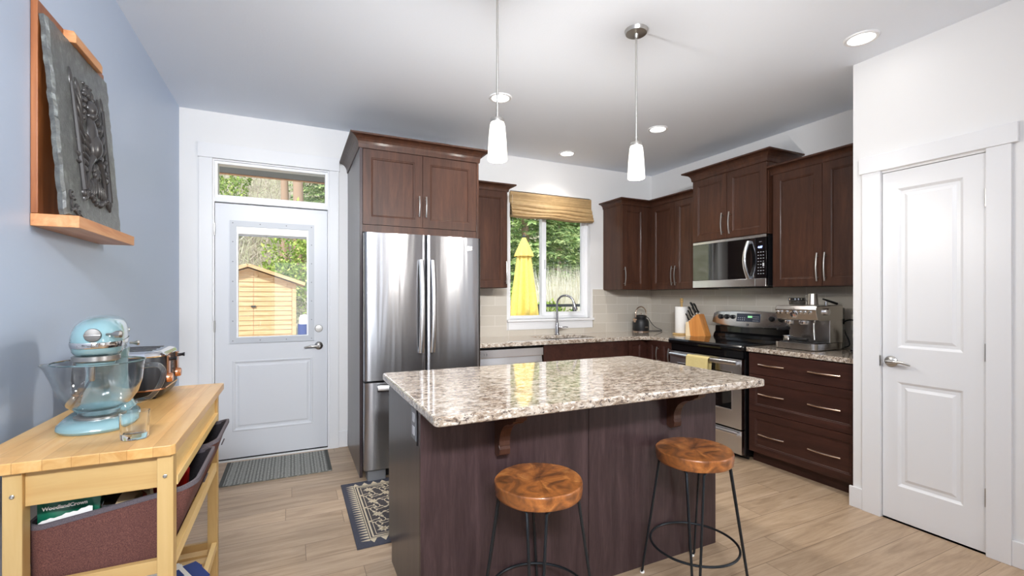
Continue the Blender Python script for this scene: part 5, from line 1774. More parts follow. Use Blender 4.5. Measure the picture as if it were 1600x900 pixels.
MB().box(-0.318, -0.302, 1.5655, 2.3375, 0.800, lz).build('side_apron', M['birch_y'], t, bevel=0.001)
MB().box(-0.622, -0.606, 1.5655, 2.3375, 0.800, lz).build('side_apron', M['birch_y'], t, bevel=0.001)
MB().box(-0.308, -0.290, 1.5655, 2.3375, 0.774, 0.7995).build('side_rail', M['birch_y'], t, bevel=0.001)
for zz, sh in ((0.548, 'upper'), (0.205, 'lower')):
    for x0 in (-0.313, -0.629):
        MB().box(x0, x0 + 0.018, 1.5655, 2.3375, zz, zz + 0.036).build('shelf_rail', M['birch_y'], t, bevel=0.001)
    for y0 in (1.540, 2.350):
        MB().box(-0.5945, -0.3295, y0, y0 + 0.018, zz, zz + 0.036).build('shelf_rail', M['birch_x'], t, bevel=0.001)
    for k in range(11):
        y0 = 1.575 + k * 0.070
        MB().box(-0.611, -0.3135, y0, y0 + 0.045, zz + 0.008, zz + 0.020).build('slat', M['birch_x'], t, bevel=0.001)

# baskets bulging out over the side rail
def basket(y0, y1, label, lean=0.0):
    t = thing('storage_basket', label, 'basket', (-0.45, (y0 + y1) / 2, 0.5685), 'brown canvas baskets on the cart')
    xb0, xb1 = -0.607, -0.320
    def ring(z, grow, right, r=0.05):
        pts = rrect(xb0 - grow * 0.1, xb1 + right, y0 - grow * 0.1, y1 + grow * 0.1, r, 6)
        return pts
    H_ = 0.200
    outer, inner = [], []
    for k in range(6):
        q = k / 5
        right = 0.062 * q ** 1.2 + (0.0 if q < .3 else 0.012)
        pts = ring(0, q * 0.05, right, 0.035)
        row, row2 = [], []
        for (x, y) in pts:
            side = (x - xb0) / (xb1 + right - xb0)
            fr = (side) ** 2
            z = 0.5690 + (H_ * q) * (0.74 + 0.19 * side + 0.09 * fr) - (0.012 * q * math.sin(PI * max(0, min(1, side))))
            row.append(Vector((x, y, z)))
            cx, cy = (xb0 + xb1) / 2, (y0 + y1) / 2
            row2.append(Vector((x + (0.005 if x < cx else -0.005), y + (0.005 if y < cy else -0.005), z if k else z + 0.004)))
        outer.append(row); inner.append(row2)
    MB().ringloft(outer, True, False).build('canvas', M['basket'], t, smooth=True)
    MB().ringloft(inner, True, False).build('lining', M['basketin'], t, smooth=True)
    mb = MB()
    top = [ (a + b) / 2 for a, b in zip(outer[-1], inner[-1])]
    n = len(top)
    rr = []
    for i in range(n + 1):
        p = top[i % n]; d = (top[(i + 1) % n] - top[(i - 1) % n]).normalized()
        s = d.cross(Z).normalized()
        u = s.cross(d).normalized()
        rr.append([p + s * 0.0042 + u * 0.003, p - s * 0.0042 + u * 0.003, p - s * 0.0042 - u * 0.009, p + s * 0.0042 - u * 0.009])
    mb.ringloft(rr, False, False)
    mb.build('rim_binding', M['basketrim'], t, smooth=True)
    # handle slit with eyelets on the side facing the room
    ym = (y0 + y1) / 2
    mb = MB()
    mb.obox((-0.2535, ym + 0.02, 0.715), Y, Vector((0.3, 0, 1)), X, 0.032, 0.004, 0.002)
    mb.build('handle_slit', M['basketrim'], t)
basket(1.572, 1.925, 'brown canvas basket in the near half of the cart, holding packets')
basket(1.985, 2.325, 'empty-looking brown canvas basket at the far end of the cart')

# contents of the near basket
random.seed(8)
mb = MB()
grid = []
for i in range(9):
    row = []
    for j in range(13):
        u, v = j / 12, i / 8
        row.append(Vector((-0.598 + 0.128 * u, 1.594 + 0.016 * v + 0.006 * math.sin(u * 9 + v * 4), 0.640 + 0.132 * v + 0.010 * math.sin(u * 3.0) - 0.010 * (1 - u))))
    grid.append(row)
sheet(mb, grid, 0.028)
bag = mb.build('snack_bag', M['green'], smooth=True, label='green foil bag with white lettering in the near basket', cat='bag')
mb = MB()
pts = []
for i in range(15):
    u = i / 14
    pts.append((u, -0.12 + 0.50 * u + 0.07 * abs(math.sin(u * 9)) + (0.04 if i % 2 else 0)))
poly_top = [Vector((-0.588 + 0.108 * u, 1.5835, 0.724 + 0.050 * v)) for u, v in pts]
poly_bot = [Vector((-0.588 + 0.108 * u, 1.5825, 0.700)) for u, v in pts]
mb.ringloft([poly_bot, poly_top], False, False, closed=False)
mb.build('white_wave', M['white'], bag)
text('WoodlandCrown', 0.0125, (-0.580, 1.5825, 0.749), Vector((1, 0.02, 0.05)), Vector((0, 0.1, 1)), Vector((0, -1, 0.1)), M['white'], bag, bold=0.0003)
j1 = thing('glass_jar', 'clear rounded glass jar lying in the near basket beside the bag', 'jar', (-0.43, 1.66, 0.66))
mj = MB()
axd = Vector((-0.95, 0.15, 0.20)).normalized()
JC = Vector((-0.388, 1.632, 0.700))
mj.lathe([(0.001, 0.0), (0.040, 0.004), (0.050, 0.02), (0.050, 0.08), (0.042, 0.095), (0.038, 0.11)], JC, axd, 28, True, False)
mj.build('glass_body', M['thinglass'], j1, smooth=True)
mj = MB().lathe([(0.001, 0.01), (0.044, 0.014), (0.044, 0.05), (0.001, 0.05)], JC, axd, 20)
mj.build('jar_contents', plain('jar_contents_brown', srgb(196, 170, 134), 0.7), j1, smooth=True)
MB().lathe([(0.041, 0.107), (0.043, 0.109), (0.043, 0.116), (0.041, 0.118)], JC, axd, 28, False, False).build('rim', M['chrome'], j1, smooth=True)
def packet(c, w, h, d, mat, label, name='food_packet', tilt=0.2):
    mb = MB()
    rings = []
    for z, s in ((0, 0.7), (0.15, 1), (0.8, 1), (0.93, 0.8), (1.0, 0.98)):
        dd = d * (1.0 if 0.1 < z < 0.85 else 0.18)
        rings.append([Vector((c[0] + (x * w * s) + z * tilt * 0.05, c[1] + y * dd, c[2] + z * h)) for x, y in ((-.5, -.3), (-.3, -.5), (.3, -.5), (.5, -.3), (.5, .3), (.3, .5), (-.3, .5), (-.5, .3))])
    mb.ringloft(rings)
    return mb.build(name, mat, smooth=True, label=label, cat='packet')
packet((-0.378, 1.80, 0.60), 0.13, 0.172, 0.07, M['red'], 'shiny red packet deep in the near basket')
packet((-0.398, 1.712, 0.60), 0.06, 0.168, 0.05, M['beige'], 'beige packet with folded top in the near basket, before the red one', tilt=-0.4)

# papers on the lower shelf
random.seed(2)
for k, (lab, dx, dy, mt) in enumerate((('folded printed leaflet with blue picture on the lower cart shelf', 0.0, 0.0, 'white'), ('dark blue booklet beside the leaflet on the lower cart shelf', 0.078, 0.02, 'bluepaper'))):
    mb = MB()
    for i in range(4):
        c = Vector((-0.410 + dx, 2.08 + dy, 0.2325 + i * 0.006 + 0.0035))
        a = R(12 + 5 * i)
        mb.obox(c, (math.cos(a), math.sin(a), 0), (-math.sin(a), math.cos(a), 0), Z, 0.055 - dx * .42, 0.09 - dy, 0.0028)
    o_ = mb.build('printed_leaflet', M[mt], label=lab, cat='leaflet')
    if k == 0:
        MB().obox((-0.405, 2.09, 0.2576), (0.89, 0.46, 0), (-0.46, 0.89, 0), Z, 0.03, 0.03, 0.0006).build('cover_picture', M['bluepaper'], o_)

# ------------------------------------------------------------------ stand mixer
def outline_ring(hw, yf, yb, z, cx=0.0, n=40, pf=2.2, pb_=3.0, cy=None):
    cy = (yf + yb) / 2 if cy is None else cy
    out = []
    for i in range(n):
        a = 2 * PI * i / n
        c, s = math.cos(a), math.sin(a)
        p = pf if s < 0 else pb_
        x = hw * math.copysign(abs(c) ** (2 / p), c)
        y = (cy - yf if s < 0 else yb - cy) * math.copysign(abs(s) ** (2 / p), s)
        out.append(Vector((cx + x, cy + y, z)))
    return out
mx = thing('stand_mixer', 'aqua blue stand mixer with clear glass bowl on the cart', 'stand mixer', (0, 0, 0))
L_ = lambda secs: MB().ringloft([outline_ring(s[0] * 0.88, *s[1:4], cy=s[4] if len(s) > 4 else None) for s in secs])
L_([(0.108, -0.118, 0.215, 0.001, 0.0), (0.113, -0.122, 0.22, 0.008, 0.0), (0.110, -0.119, 0.218, 0.018, 0.0), (0.098, -0.108, 0.212, 0.027, 0.0), (0.080, -0.09, 0.20, 0.031, 0.02)]).build('base', M['teal'], mx, smooth=True)
MB().lathe([(0.060, 0.0305), (0.060, 0.037), (0.052, 0.040), (0.040, 0.0385), (0.001, 0.0385)], (0, -0.01, 0), Z, 36).build('bowl_plate', M['nickel'], mx, smooth=True)
L_([(0.088, 0.045, 0.210, 0.029, 0.15), (0.076, 0.072, 0.208, 0.05, 0.15), (0.066, 0.092, 0.202, 0.09, 0.15), (0.061, 0.096, 0.200, 0.15, 0.15), (0.063, 0.08, 0.205, 0.20, 0.15), (0.066, 0.04, 0.218, 0.228, 0.14)]).build('column', M['teal'], mx, smooth=True)
L2 = lambda secs: MB().ringloft([outline_ring(s[0], *s[1:4], cy=s[4] if len(s) > 4 else None) for s in secs])
hd = L2([(0.052, -0.105, 0.215, 0.226, -0.03), (0.059, -0.118, 0.228, 0.236, -0.03), (0.061, -0.124, 0.238, 0.252, -0.03), (0.062, -0.126, 0.242, 0.275, -0.03), (0.0605, -0.121, 0.241, 0.295, -0.02),
         (0.056, -0.106, 0.236, 0.312, 0.0), (0.047, -0.080, 0.225, 0.326, 0.03), (0.032, -0.040, 0.20, 0.336, 0.06), (0.012, 0.02, 0.15, 0.340, 0.09)])
hd = hd.build('motor_head', M['teal'], mx, smooth=True)
bnd = MB()
bnd.ringloft([outline_ring(0.0622, -0.1255, 0.240, 0.250, cy=-0.03), outline_ring(0.0628, -0.1270, 0.242, 0.252, cy=-0.03), outline_ring(0.0636, -0.1280, 0.243, 0.264, cy=-0.03), outline_ring(0.0630, -0.1272, 0.243, 0.2665, cy=-0.03)], False, False)
bn = bnd.build('trim_band', M['chrome'], hd, smooth=True)
mb = MB()
MB().lathe([(0.052, 0.227), (0.056, 0.225), (0.056, 0.212), (0.053, 0.209), (0.001, 0.209)], (0, -0.062, 0), Z, 36).build('planetary_ring', M['nickel'], mx, smooth=True)
MB().lathe([(0.047, 0.209), (0.044, 0.196), (0.020, 0.192), (0.001, 0.192)], (0, -0.062, 0), Z, 32).build('planetary_hub', M['teal'], mx, smooth=True)
MB().lathe([(0.0075, 0.192), (0.0075, 0.155), (0.005, 0.15), (0.001, 0.15)], (-0.008, -0.075, 0), Z, 16).build('beater_shaft', M['nickel'], mx, smooth=True)
# attachment hub cap and knob on the front
MB().lathe([(0.019, 0.0), (0.020, 0.004), (0.0185, 0.010), (0.015, 0.011), (0.001, 0.0125)], (0, -0.118, 0.288), Vector((0, -1, 0.10)), 32).build('hub_cap', plain('satin_hub_metal', (0.17, 0.165, 0.16, 1), 0.5, 0.8), hd, smooth=True)
mb = MB()
mb.obox((0, -0.1315, 0.289), X, Y, Z, 0.018, 0.0012, 0.0016)
mb.build('hub_latch', M['chrome'], hd)
MB().tube([(0.030, -0.115, 0.290), (0.042, -0.122, 0.290), (0.052, -0.128, 0.290), (0.064, -0.133, 0.290), (0.068, -0.134, 0.290)], [0.0035, 0.004, 0.010, 0.011, 0.006], 14).build('hub_knob', M['nickel'], hd, smooth=True)
MB().tube([(0.061, 0.11, 0.246), (0.073, 0.11, 0.244), (0.084, 0.108, 0.244), (0.088, 0.108, 0.244)], [0.003, 0.004, 0.009, 0.006], 12).build('speed_lever', M['nickel'], hd, smooth=True)
MB().lathe([(0.007, 0), (0.007, 0.002), (0.001, 0.003)], (0.0605, 0.10, 0.290), X, 14).build('hinge_pin', M['nickel'], hd, smooth=True)
# brand lettering along the band
st = 'KitchenAid'
for i in range(1):
    text(st, 0.0105, (-0.034, -0.1283, 0.2545), X, Z, -Y, M['greyplastic'], bn, depth=0.0008)
# glass bowl (thin clear glass shell) resting in the plate
prof = [(0.001, 0.041), (0.045, 0.041), (0.050, 0.046), (0.052, 0.052), (0.075, 0.070), (0.095, 0.10), (0.106, 0.14), (0.110, 0.185), (0.1125, 0.198), (0.1105, 0.200), (0.1075, 0.188), (0.1035, 0.141), (0.0925, 0.102), (0.073, 0.073), (0.05, 0.056), (0.001, 0.052)]
rings = []
nn = 56
for r_, z in prof:
    ring = []
    for i in range(nn):
        a = 2 * PI * i / nn
        k = 1.0
        if z > 0.165 and math.cos(a) < -0.90:
            k = 1 + 0.20 * ((-math.cos(a) - 0.90) / 0.10) * min(1, (z - 0.165) / 0.03)
        ring.append(Vector((r_ * k * math.cos(a), -0.01 + r_ * k * math.sin(a), z)))
    rings.append(ring)
bw = MB().ringloft(rings, True, True).build('glass_bowl', M['thinglass'], mx, smooth=True)
MB().ringloft([[Vector((rr * math.cos(2 * PI * i / 56), -0.01 + rr * math.sin(2 * PI * i / 56), zz)) for i in range(56)] for rr, zz in ((0.1105, 0.1985), (0.1135, 0.1985), (0.1140, 0.2012), (0.1120, 0.2030), (0.1100, 0.2015))], False, False).build('bowl_rim', M['glass'], bw, smooth=True)
hp = smooth_path([(0.104, -0.025, 0.178), (0.128, -0.036, 0.182), (0.150, -0.042, 0.178), (0.160, -0.045, 0.155), (0.150, -0.042, 0.115), (0.126, -0.034, 0.080), (0.090, -0.022, 0.068)], 5)
MB().tube(hp, 0.0075, 12).build('bowl_handle', M['thinglass'], bw, smooth=True)
mb = MB()
for i in range(2):
    mb.tube([(-0.012, -0.075, 0.152), (-0.035, -0.055, 0.11), (-0.06, -0.03, 0.072)], 0.0028, 8)
mb.build('beater_wire', M['darksteel'], mx, smooth=True)
mx.location = (-0.541, 1.842, CZ)
mx.rotation_euler = (0, 0, R(9))

# small glass on the cart
mb = MB()
gx, gy = -0.402, 1.628
def gring(s, z, rx=0.034, ry=0.026):
    return [Vector((gx + rx * s * math.copysign(abs(math.cos(a)) ** 0.75, math.cos(a)), gy + ry * s * math.copysign(abs(math.sin(a)) ** 0.75, math.sin(a)), CZ + z)) for a in [2 * PI * i / 40 for i in range(40)]]
mb.ringloft([gring(0.86, 0.001), gring(0.92, 0.004), gring(0.97, 0.035), gring(1.02, 0.078), gring(0.95, 0.078), gring(0.88, 0.035), gring(0.80, 0.018), gring(0.3, 0.015)])
mb.build('drinking_glass', M['glass'], smooth=True, label='small clear glass tumbler in front of the aqua mixer', cat='glass')

# ------------------------------------------------------------------ toaster on the cart
t = thing('toaster', 'black and copper four-slice toaster behind the aqua stand mixer', 'toaster', (-0.585, 2.34, CZ))
x0, x1, y0, y1 = -0.735, -0.455, 2.185, 2.490
def tr(s, z, r=0.055):
    return [Vector((x, y, CZ + z)) for x, y in rrect(x0 - s, x1 + s, y0 - s, y1 + s, r + s * .5, 7)]
MB().ringloft([tr(-0.012, 0.010), tr(-0.004, 0.022), tr(0.0, 0.036)]).build('lower_body', M['blackplastic'], t, smooth=True)
MB().ringloft([tr(0.001, 0.0365), tr(0.003, 0.039), tr(0.001, 0.0425)]).build('copper_trim', M['copper'], t, smooth=True)
bd = MB().ringloft([tr(0.0, 0.043), tr(0.003, 0.09), tr(0.0, 0.145), tr(-0.004, 0.165)]).build('body', plain('toaster_matte_black', srgb(30, 31, 36), 0.42), t, smooth=True)
tp_ = MB().ringloft([tr(-0.002, 0.1655), tr(0.0, 0.170), tr(-0.006, 0.181), tr(-0.022, 0.187), tr(-0.05, 0.188, 0.03)]).build('chrome_top', M['chrome'], t, smooth=True)
mb = MB()
for k in range(4):
    yy = y0 + 0.062 + k * 0.060
    mb.box(x0 + 0.045, x1 - 0.045, yy - 0.0075, yy + 0.0075, CZ + 0.1875, CZ + 0.1895)
mb.build('slots', M['blackmatte'], tp_)
MB().box(x0 + 0.03, x0 + 0.06, y0 + 0.04, y0 + 0.07, CZ + 0.001, CZ + 0.0105).build('foot', M['blackmatte'], t)
MB().box(x1 - 0.06, x1 - 0.03, y0 + 0.04, y0 + 0.07, CZ + 0.001, CZ + 0.0105).build('foot', M['blackmatte'], t)
MB().box(x0 + 0.03, x0 + 0.06, y1 - 0.07, y1 - 0.04, CZ + 0.001, CZ + 0.0105).build('foot', M['blackmatte'], t)
MB().box(x1 - 0.06, x1 - 0.03, y1 - 0.07, y1 - 0.04, CZ + 0.001, CZ + 0.0105).build('foot', M['blackmatte'], t)
for yc in (2.262, 2.412):
    pl = MB().box(x1 + 0.001, x1 + 0.009, yc - 0.016, yc + 0.016, CZ + 0.075, CZ + 0.165).build('lever_plate', M['copper'], t, bevel=0.002)
    mb = MB().tube([(x1 + 0.008, yc, CZ + 0.150), (x1 + 0.024, yc, CZ + 0.152), (x1 + 0.032, yc, CZ + 0.152)], [0.007, 0.006, 0.009], 12)
    mb.build('lever', M['blackplastic'], pl, smooth=True)
    k = MB().lathe([(0.017, 0.0), (0.019, 0.002), (0.018, 0.016), (0.015, 0.020), (0.001, 0.020)], (x1 + 0.002, yc - 0.012, CZ + 0.078), X, 24).build('browning_knob', M['copper'], t, smooth=True)
for i in range(4):
    MB().lathe([(0.005, 0), (0.005, 0.002), (0.001, 0.003)], (x1 + 0.002, 2.337, CZ + 0.075 + i * 0.018), X, 12).build('button', M['chrome'], t)

# ------------------------------------------------------------------ outdoors
GZ = -0.15
def hz(x, y):
    """terrain height"""
    if y < 17: base_ = GZ
    else:      base_ = GZ + (y - 17) * 0.50
    side = max(0.0, (x - 6.5)) * 0.16 * max(0, min(1, (y - 7) / 4)) if y < 17 else max(0.0, (x - 6.5)) * 0.16
    return base_ + side + (0.25 * math.sin(x * 0.7 + y * 0.5) + 0.2 * math.sin(x * 0.31 - y * 0.43)) * max(0, min(1, (y - 16) / 5))
mb = MB()
nx_, ny_ = 60, 50
vs, fs = [], []
for j in range(ny_ + 1):
    for i in range(nx_ + 1):
        x = -45 + 115 * i / nx_
        y = YB + 0.16 + 60 * (j / ny_) ** 1.3
        vs.append(Vector((x, y, hz(x, y))))
for j in range(ny_):
    for i in range(nx_):
        a = j * (nx_ + 1) + i
        fs.append((a, a + 1, a + nx_ + 2, a + nx_ + 1))
mb.add(vs, fs)
o = mb.build('hillside', M['hill'], smooth=True, kind='structure')
struct(MB().box(-12, 14, YB + 0.16, 16.5, GZ - 0.02, GZ + 0.015), 'patio_ground', M['gravel'])

# porch roof beyond the entry door
t = thing('porch_roof', 'grey underside of the porch roof seen through the transom', 'porch roof', (-0.5, 5.3, 2.5))
MB().box(-4.0, 1.55, YB + 0.16, 5.55, 2.582, 2.66).build('soffit', M['soffit'], t)
MB().box(-4.0, 1.55, 5.55, 5.60, 2.574, 2.75).build('fascia', M['shelfwood'], t)

# garden shed
t = thing('garden_shed', 'small cedar garden shed with gabled roof beyond the entry door', 'shed', (-0.9, 15, GZ))
YS = 14.0
xl, xr_, xri = -2.75, 0.081, -1.057
zr, zer, zel = 2.13, 1.66, 1.45
mb = MB()
mb.add([(xl, YS, GZ), (xr_, YS, GZ), (xr_, YS, zer), (xri, YS, zr - 0.06), (xl, YS, zel), (xl, YS + 2.2, GZ), (xr_, YS + 2.2, GZ), (xr_, YS + 2.2, zer), (xri, YS + 2.2, zr - 0.06), (xl, YS + 2.2, zel)],
       [(0, 1, 2, 3, 4), (9, 8, 7, 6, 5), (1, 6, 7, 2), (5, 0, 4, 9), (2, 7, 8, 3), (3, 8, 9, 4), (0, 5, 6, 1)])
mb.build('walls', M['shed'], t)
def gable_z(x):
    return (zr - 0.06 + (zer - zr + 0.06) * (x - xri) / (xr_ - xri)) if x > xri else (zel + (zr - 0.06 - zel) * (x - xl) / (xri - xl))
for nm, xa, xb in (('door', -1.82, -0.94), ('door', -0.93, xr_ - 0.10)):
    mb = MB()
    z = GZ + 0.06
    while z < 2.05:
        za, zb = z, z + 0.125
        xa2, xb2 = xa, xb
        while xb2 > xa2 and zb > gable_z(xb2) - 0.03: xb2 -= 0.03
        while xb2 > xa2 and zb > gable_z(xa2) - 0.03: xa2 += 0.03
        if xb2 - xa2 > 0.1:
            mb.prism([(YS - 0.030, za), (YS - 0.001, za), (YS - 0.001, zb), (YS - 0.012, zb)], 'x', xa2, xb2)
        z += 0.128
    d = mb.build(nm, M['shed'], t)
    if xa < -1.5:
        MB().box(-0.99, -0.88, YS - 0.06, YS - 0.031, 1.03, 1.07).build('latch', M['fence'], d)
MB().box(xr_ - 0.09, xr_ + 0.01, YS - 0.045, YS - 0.001, GZ, zer - 0.02).build('corner_post', M['shed'], t)
def roofslab(xa, za, xb, zb):
    mb = MB()
    d = Vector((xb - xa, 0, zb - za)).normalized(); n_ = Vector((-d.z, 0, d.x))
    if n_.z < 0: n_ = -n_
    a, b = Vector((xa, 0, za)), Vector((xb, 0, zb))
    q = [a, b, b + n_ * 0.085, a + n_ * 0.085]
    mb.ringloft([[Vector((p.x, YS - 0.22, p.z)) for p in q], [Vector((p.x, YS + 2.35, p.z)) for p in q]])
    return mb
roofslab(xri, zr - 0.03, 0.30, zr - 0.03 + (zer - zr + 0.06) * (0.30 - xri) / (xr_ - xri)).build('roof', M['shed'], t)
roofslab(xl - 0.2, zel - 0.06, xri, zr - 0.03).build('roof', M['shed'], t)
# barrel by the shed
t = thing('garden_tank', 'white domed tank on a blue base beside the cedar shed', 'tank', (0.26, 14.0, GZ))
MB().lathe([(0.14, 0.70), (0.14, 0.86), (0.11, 0.94), (0.001, 0.97)], (0.30, 14.0, GZ), Z, 20).build('dome', M['white'], t, smooth=True)
MB().lathe([(0.15, 0.0), (0.15, 0.70)], (0.28, 14.0, GZ), Z, 20).build('base', M['bluepaper'], t, smooth=True)

# closed patio umbrella
ux, uy = 3.07, 6.0
t = thing('patio_umbrella', 'closed yellow patio umbrella standing outside the sink window', 'umbrella', (ux, uy, GZ))
MB().cyl((ux, uy, GZ + 0.06), (ux, uy, 2.17), 0.02, seg=16).build('pole', M['ltgrey'], t, smooth=True)
MB().lathe([(0.24, 0.016), (0.24, 0.045), (0.05, 0.065), (0.03, 0.12)], (ux, uy, GZ), Z, 32).build('base', M['fence'], t, smooth=True)
MB().lathe([(0.022, 2.16), (0.026, 2.19), (0.001, 2.22)], (ux, uy, 0), Z, 16).build('finial', M['fence'], t, smooth=True)
def folds(zs, n=96, lobes=9, ph=0.0):
    rings = []
    for z, r_, amp in zs:
        ring = []
        for i in range(n):
            a = 2 * PI * i / n
            f = abs(math.sin(lobes * a / 2 + ph + 0.25 * math.sin(z * 3)))
            rr = r_ * (1 - amp + amp * f)
            ring.append(Vector((ux + rr * math.cos(a), uy + rr * math.sin(a), z + 0.02 * (f - .5) * (1 if z < 1.2 else 0))))
        rings.append(ring)
    return rings
MB().ringloft(folds([(1.005, 0.215, 0.42), (1.02, 0.222, 0.42), (1.25, 0.195, 0.38), (1.5, 0.160, 0.34), (1.75, 0.128, 0.30), (1.88, 0.112, 0.28), (1.95, 0.085, 0.2)]), False, True).build('canopy', M['umbrella'], t, smooth=True)
MB().ringloft(folds([(1.055, 0.19, 0.30), (0.985, 0.175, 0.3), (0.96, 0.165, 0.3)], ph=0.6), False, False).build('valance', M['umbrella'], t, smooth=True)
MB().ringloft(folds([(1.895, 0.148, 0.18), (1.93, 0.140, 0.12), (2.05, 0.085, 0.05), (2.17, 0.026, 0.0)]), False, True).build('vent_cap', M['umbrella'], t, smooth=True)

# vegetation
def card(rng, c, d, L, w):
    """one folded leaf/needle spray: two triangles along d"""
    d = d.normalized()
    s = d.cross(Vector((rng.uniform(-1, 1), rng.uniform(-1, 1), rng.uniform(-1, 1)))).normalized() * w
    m = c + d * L * 0.5
    return [c, m + s, c + d * L, m - s], [(0, 1, 2, 3)]
def conifer(seed, H_, spread, nb=420, per=34):
    rng = random.Random(seed)
    mb = MB()
    for b in range(nb):
        q = rng.random() ** 0.8
        z = H_ * (0.04 + 0.94 * q)
        L = spread * (1 - q) ** 0.75 * rng.uniform(0.6, 1.08) + 0.25
        a = rng.uniform(0, 2 * PI)
        dr = Vector((math.cos(a), math.sin(a), rng.uniform(-0.30, 0.10)))
        for k in range(per):
            f = (k + rng.random()) / per
            if f < 0.25: continue
            p = Vector((0, 0, z)) + dr * (L * f) + Vector((0, 0, -0.22 * L * f * f + 0.12 * L * f ** 3))
            sd = Vector((-math.sin(a), math.cos(a), 0)) * rng.choice((-1, 1)) * (1 - 0.5 * f) + dr * 0.55 + Vector((0, 0, rng.uniform(-0.45, 0.2)))
            v_, f_ = card(rng, p, sd, rng.uniform(0.12, 0.26), rng.uniform(0.018, 0.04))
            mb.add(v_, f_)
    return mb
def bushy(seed, H_, W_, n=5000, leaf=0.16, base_=0.15):
    rng = random.Random(seed)
    mb = MB()
    blobs = [(rng.uniform(-.5, .5) * W_, rng.uniform(-.5, .5) * W_, H_ * rng.uniform(base_, 0.95), W_ * rng.uniform(.18, .34)) for _ in range(22)]
    for _ in range(n):
        bx, by, bz, br_ = rng.choice(blobs)
        d = Vector((rng.gauss(0, 1), rng.gauss(0, 1), rng.gauss(0, 1))).normalized()
        p = Vector((bx, by, bz)) + d * br_ * rng.uniform(.75, 1.05)
        v_, f_ = card(rng, p, d + Vector((rng.uniform(-.8, .8), rng.uniform(-.8, .8), rng.uniform(-.8, .8))), leaf * rng.uniform(.6, 1.4), leaf * .3)
        mb.add(v_, f_)
    return mb
def trunk(h, r, name='trunk', mat=None, parent=None):
    pts = [(0.05 * math.sin(i), 0.04 * math.cos(i * 1.3), h * i / 8) for i in range(9)]
    return MB().tube(pts, [r * (1 - 0.7 * i / 8) for i in range(9)], 10).build(name, mat or M['bark'], parent, smooth=True)
g = 'evergreen trees beyond the yard'
t1 = thing('fir_tree', 'big light green fir filling the left pane of the sink window behind the umbrella', 'tree', (0, 0, 0), g)
conifer(1, 9.0, 2.8, 640, 64).build('foliage', M['fir'], t1)
trunk(8.5, 0.16, parent=t1)
t1.location = (6.7, 13.0, GZ)
copy_tree(t1, loc=(9.9, 16.2, hz(9.9, 16.2)), rz=2.0, label='light green fir reaching into the top of the right sink window pane')
copy_tree(t1, loc=(7.6, 18.6, hz(7.6, 18.6)), rz=4.2, label='fir standing farther back between the two sink window firs')
copy_tree(t1, loc=(14.0, 20.5, hz(14.0, 20.5) - .2), rz=0.9, label='distant fir on the slope at the right edge of the sink window')
copy_tree(t1, loc=(1.9, 24.5, hz(1.9, 24.5) - .3), rz=3.1, label='green fir on the hillside seen right of centre in the transom')
b1 = thing('leafy_tree', 'young light green leafy tree on the hillside right of the shed roof', 'tree', (0, 0, 0), 'leafy trees on the hillside')
bushy(5, 3.6, 2.4, 5200, 0.15, 0.1).build('foliage', M['leaf'], b1)
trunk(3.0, 0.05, parent=b1)
b1.location = (0.75, 19.6, hz(.75, 19.6) - .2)
copy_tree(b1, loc=(-3.4, 25.5, hz(-3.4, 25.5) - .2), rz=1.4, label='light green leafy tree on the hillside above the left end of the shed')
copy_tree(b1, loc=(3.0, 27.5, hz(3.0, 27.5) - .2), rz=2.9, label='light green leafy tree high on the hillside right of the transom trunks')
h1 = thing('garden_shrub', 'rounded green shrub low behind the yellow umbrella', 'shrub', (0, 0, 0), 'shrubs by the yard fence')
bushy(9, 1.5, 1.3, 4200, 0.09, 0.1).build('foliage', M['leaf'], h1)
trunk(1.0, 0.03, parent=h1)
h1.location = (4.35, 8.0, GZ)
# pine trunks seen through the transom
for k, (x, y, r_, lab) in enumerate(((-0.35, 23, 0.20, 'slender reddish pine trunk left of centre in the transom view'), (0.20, 21.5, 0.26, 'thick reddish pine trunk near the centre of the transom view'), (2.75, 22.5, 0.22, 'reddish pine trunk at the right end of the transom view'))):
    t = thing('pine_tree', lab, 'tree', (0, 0, 0), 'bare pine trunks on the hillside')
    trunk(13, r_, parent=t)
    mb = MB()
    rng = random.Random(k)
    for i in range(700):
        a = rng.uniform(0, 2 * PI); rr = rng.uniform(.1, 1.2)
        p = Vector((rr * math.cos(a), rr * math.sin(a), rng.uniform(8.5, 13.5)))
        v_, f_ = card(rng, p, Vector((rng.uniform(-1, 1), rng.uniform(-1, 1), rng.uniform(-.5, 1))), .5, .10)
        mb.add(v_, f_)
    mb.build('foliage', M['fir'], t)
    t.location = (x, y, hz(x, y) - 0.3)
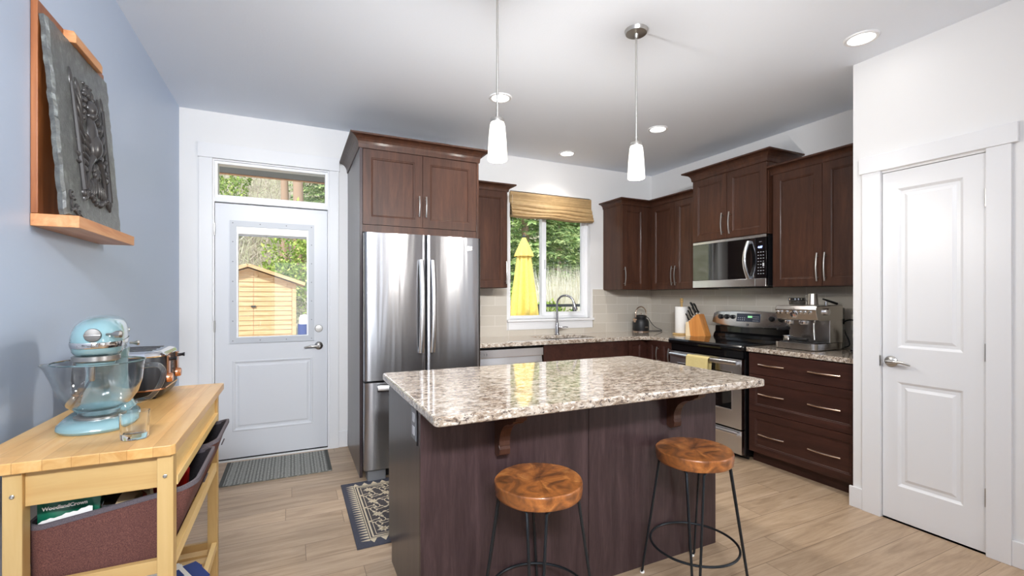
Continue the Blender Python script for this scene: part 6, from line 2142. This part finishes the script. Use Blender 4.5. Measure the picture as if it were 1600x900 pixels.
# bare brush over the hillside (nobody could count it)
rng = random.Random(21)
mb = MB()
def twig(base_p, h, r_, lean):
    b = Vector(base_p)
    tp = b + Vector((lean[0], lean[1], h))
    s = Vector((rng.uniform(-1, 1), rng.uniform(-1, 1), 0)).normalized() * r_
    w_ = s.cross(Z)
    mb.add([b + s, b - s * .5 + w_ * .8, b - s * .5 - w_ * .8, tp], [(0, 1, 3), (1, 2, 3), (2, 0, 3)])
for i in range(3400):
    y = 17.5 + 28 * rng.random() ** 1.1
    xc = rng.uniform(-0.34, 0.16) * y if rng.random() < .70 else rng.uniform(.40, .86) * y
    z = hz(xc, y)
    h = rng.uniform(0.6, 2.2)
    lx, ly = rng.uniform(-.3, .3) * h, rng.uniform(-.3, .3) * h
    twig((xc, y, z - .1), h, 0.010 + 0.0005 * y, (lx, ly))
    for k in range(6):
        f = rng.uniform(.15, .85)
        q = rng.uniform(.35, .8) * h * (1 - f * .5)
        twig((xc + lx * f, y + ly * f, z + h * f), q * rng.uniform(.1, .9), 0.006 + 0.0004 * y, (rng.uniform(-1, 1) * q, rng.uniform(-.5, .5) * q))
mb.build('bare_brush', M['twig'], kind='stuff')
# tall dry grass along the fence
mb = MB()
for i in range(5200):
    y = rng.uniform(8.2, 10.8)
    x = rng.uniform(0.46, 0.86) * y
    z = hz(x, y)
    h = rng.uniform(1.2, 2.35) * (1.0 if x > .55 * y else .66)
    twig((x, y, z - .05), h, rng.uniform(0.010, 0.020), (rng.uniform(-.35, .35) * h * .6, rng.uniform(-.3, .3) * h * .5))
mb.build('dry_grass', M['straw'], kind='stuff')
mb = MB()
for i in range(3500):
    y = rng.uniform(9, 17)
    x = rng.uniform(-.25, .95) * y
    if -3.2 < x < 0.6 and y > 13: continue
    h = rng.uniform(0.05, 0.35)
    twig((x, y, hz(x, y) - .02), h, 0.012, (rng.uniform(-.5, .5) * h, rng.uniform(-.3, .3) * h))
mb.build('low_weeds', M['straw'], kind='stuff')
# railing outside the right pane
t = thing('yard_railing', 'dark metal railing low outside the right sink window pane', 'railing', (4.4, 6.6, GZ))
for z in (1.135, 0.55):
    MB().box(3.60, 6.2, 6.58, 6.62, z, z + 0.045).build('rail', M['fence'], t)
for x in (3.65, 4.32, 5.0, 5.7):
    MB().box(x, x + 0.05, 6.575, 6.625, GZ + 0.016, 1.134).build('post', M['fence'], t)
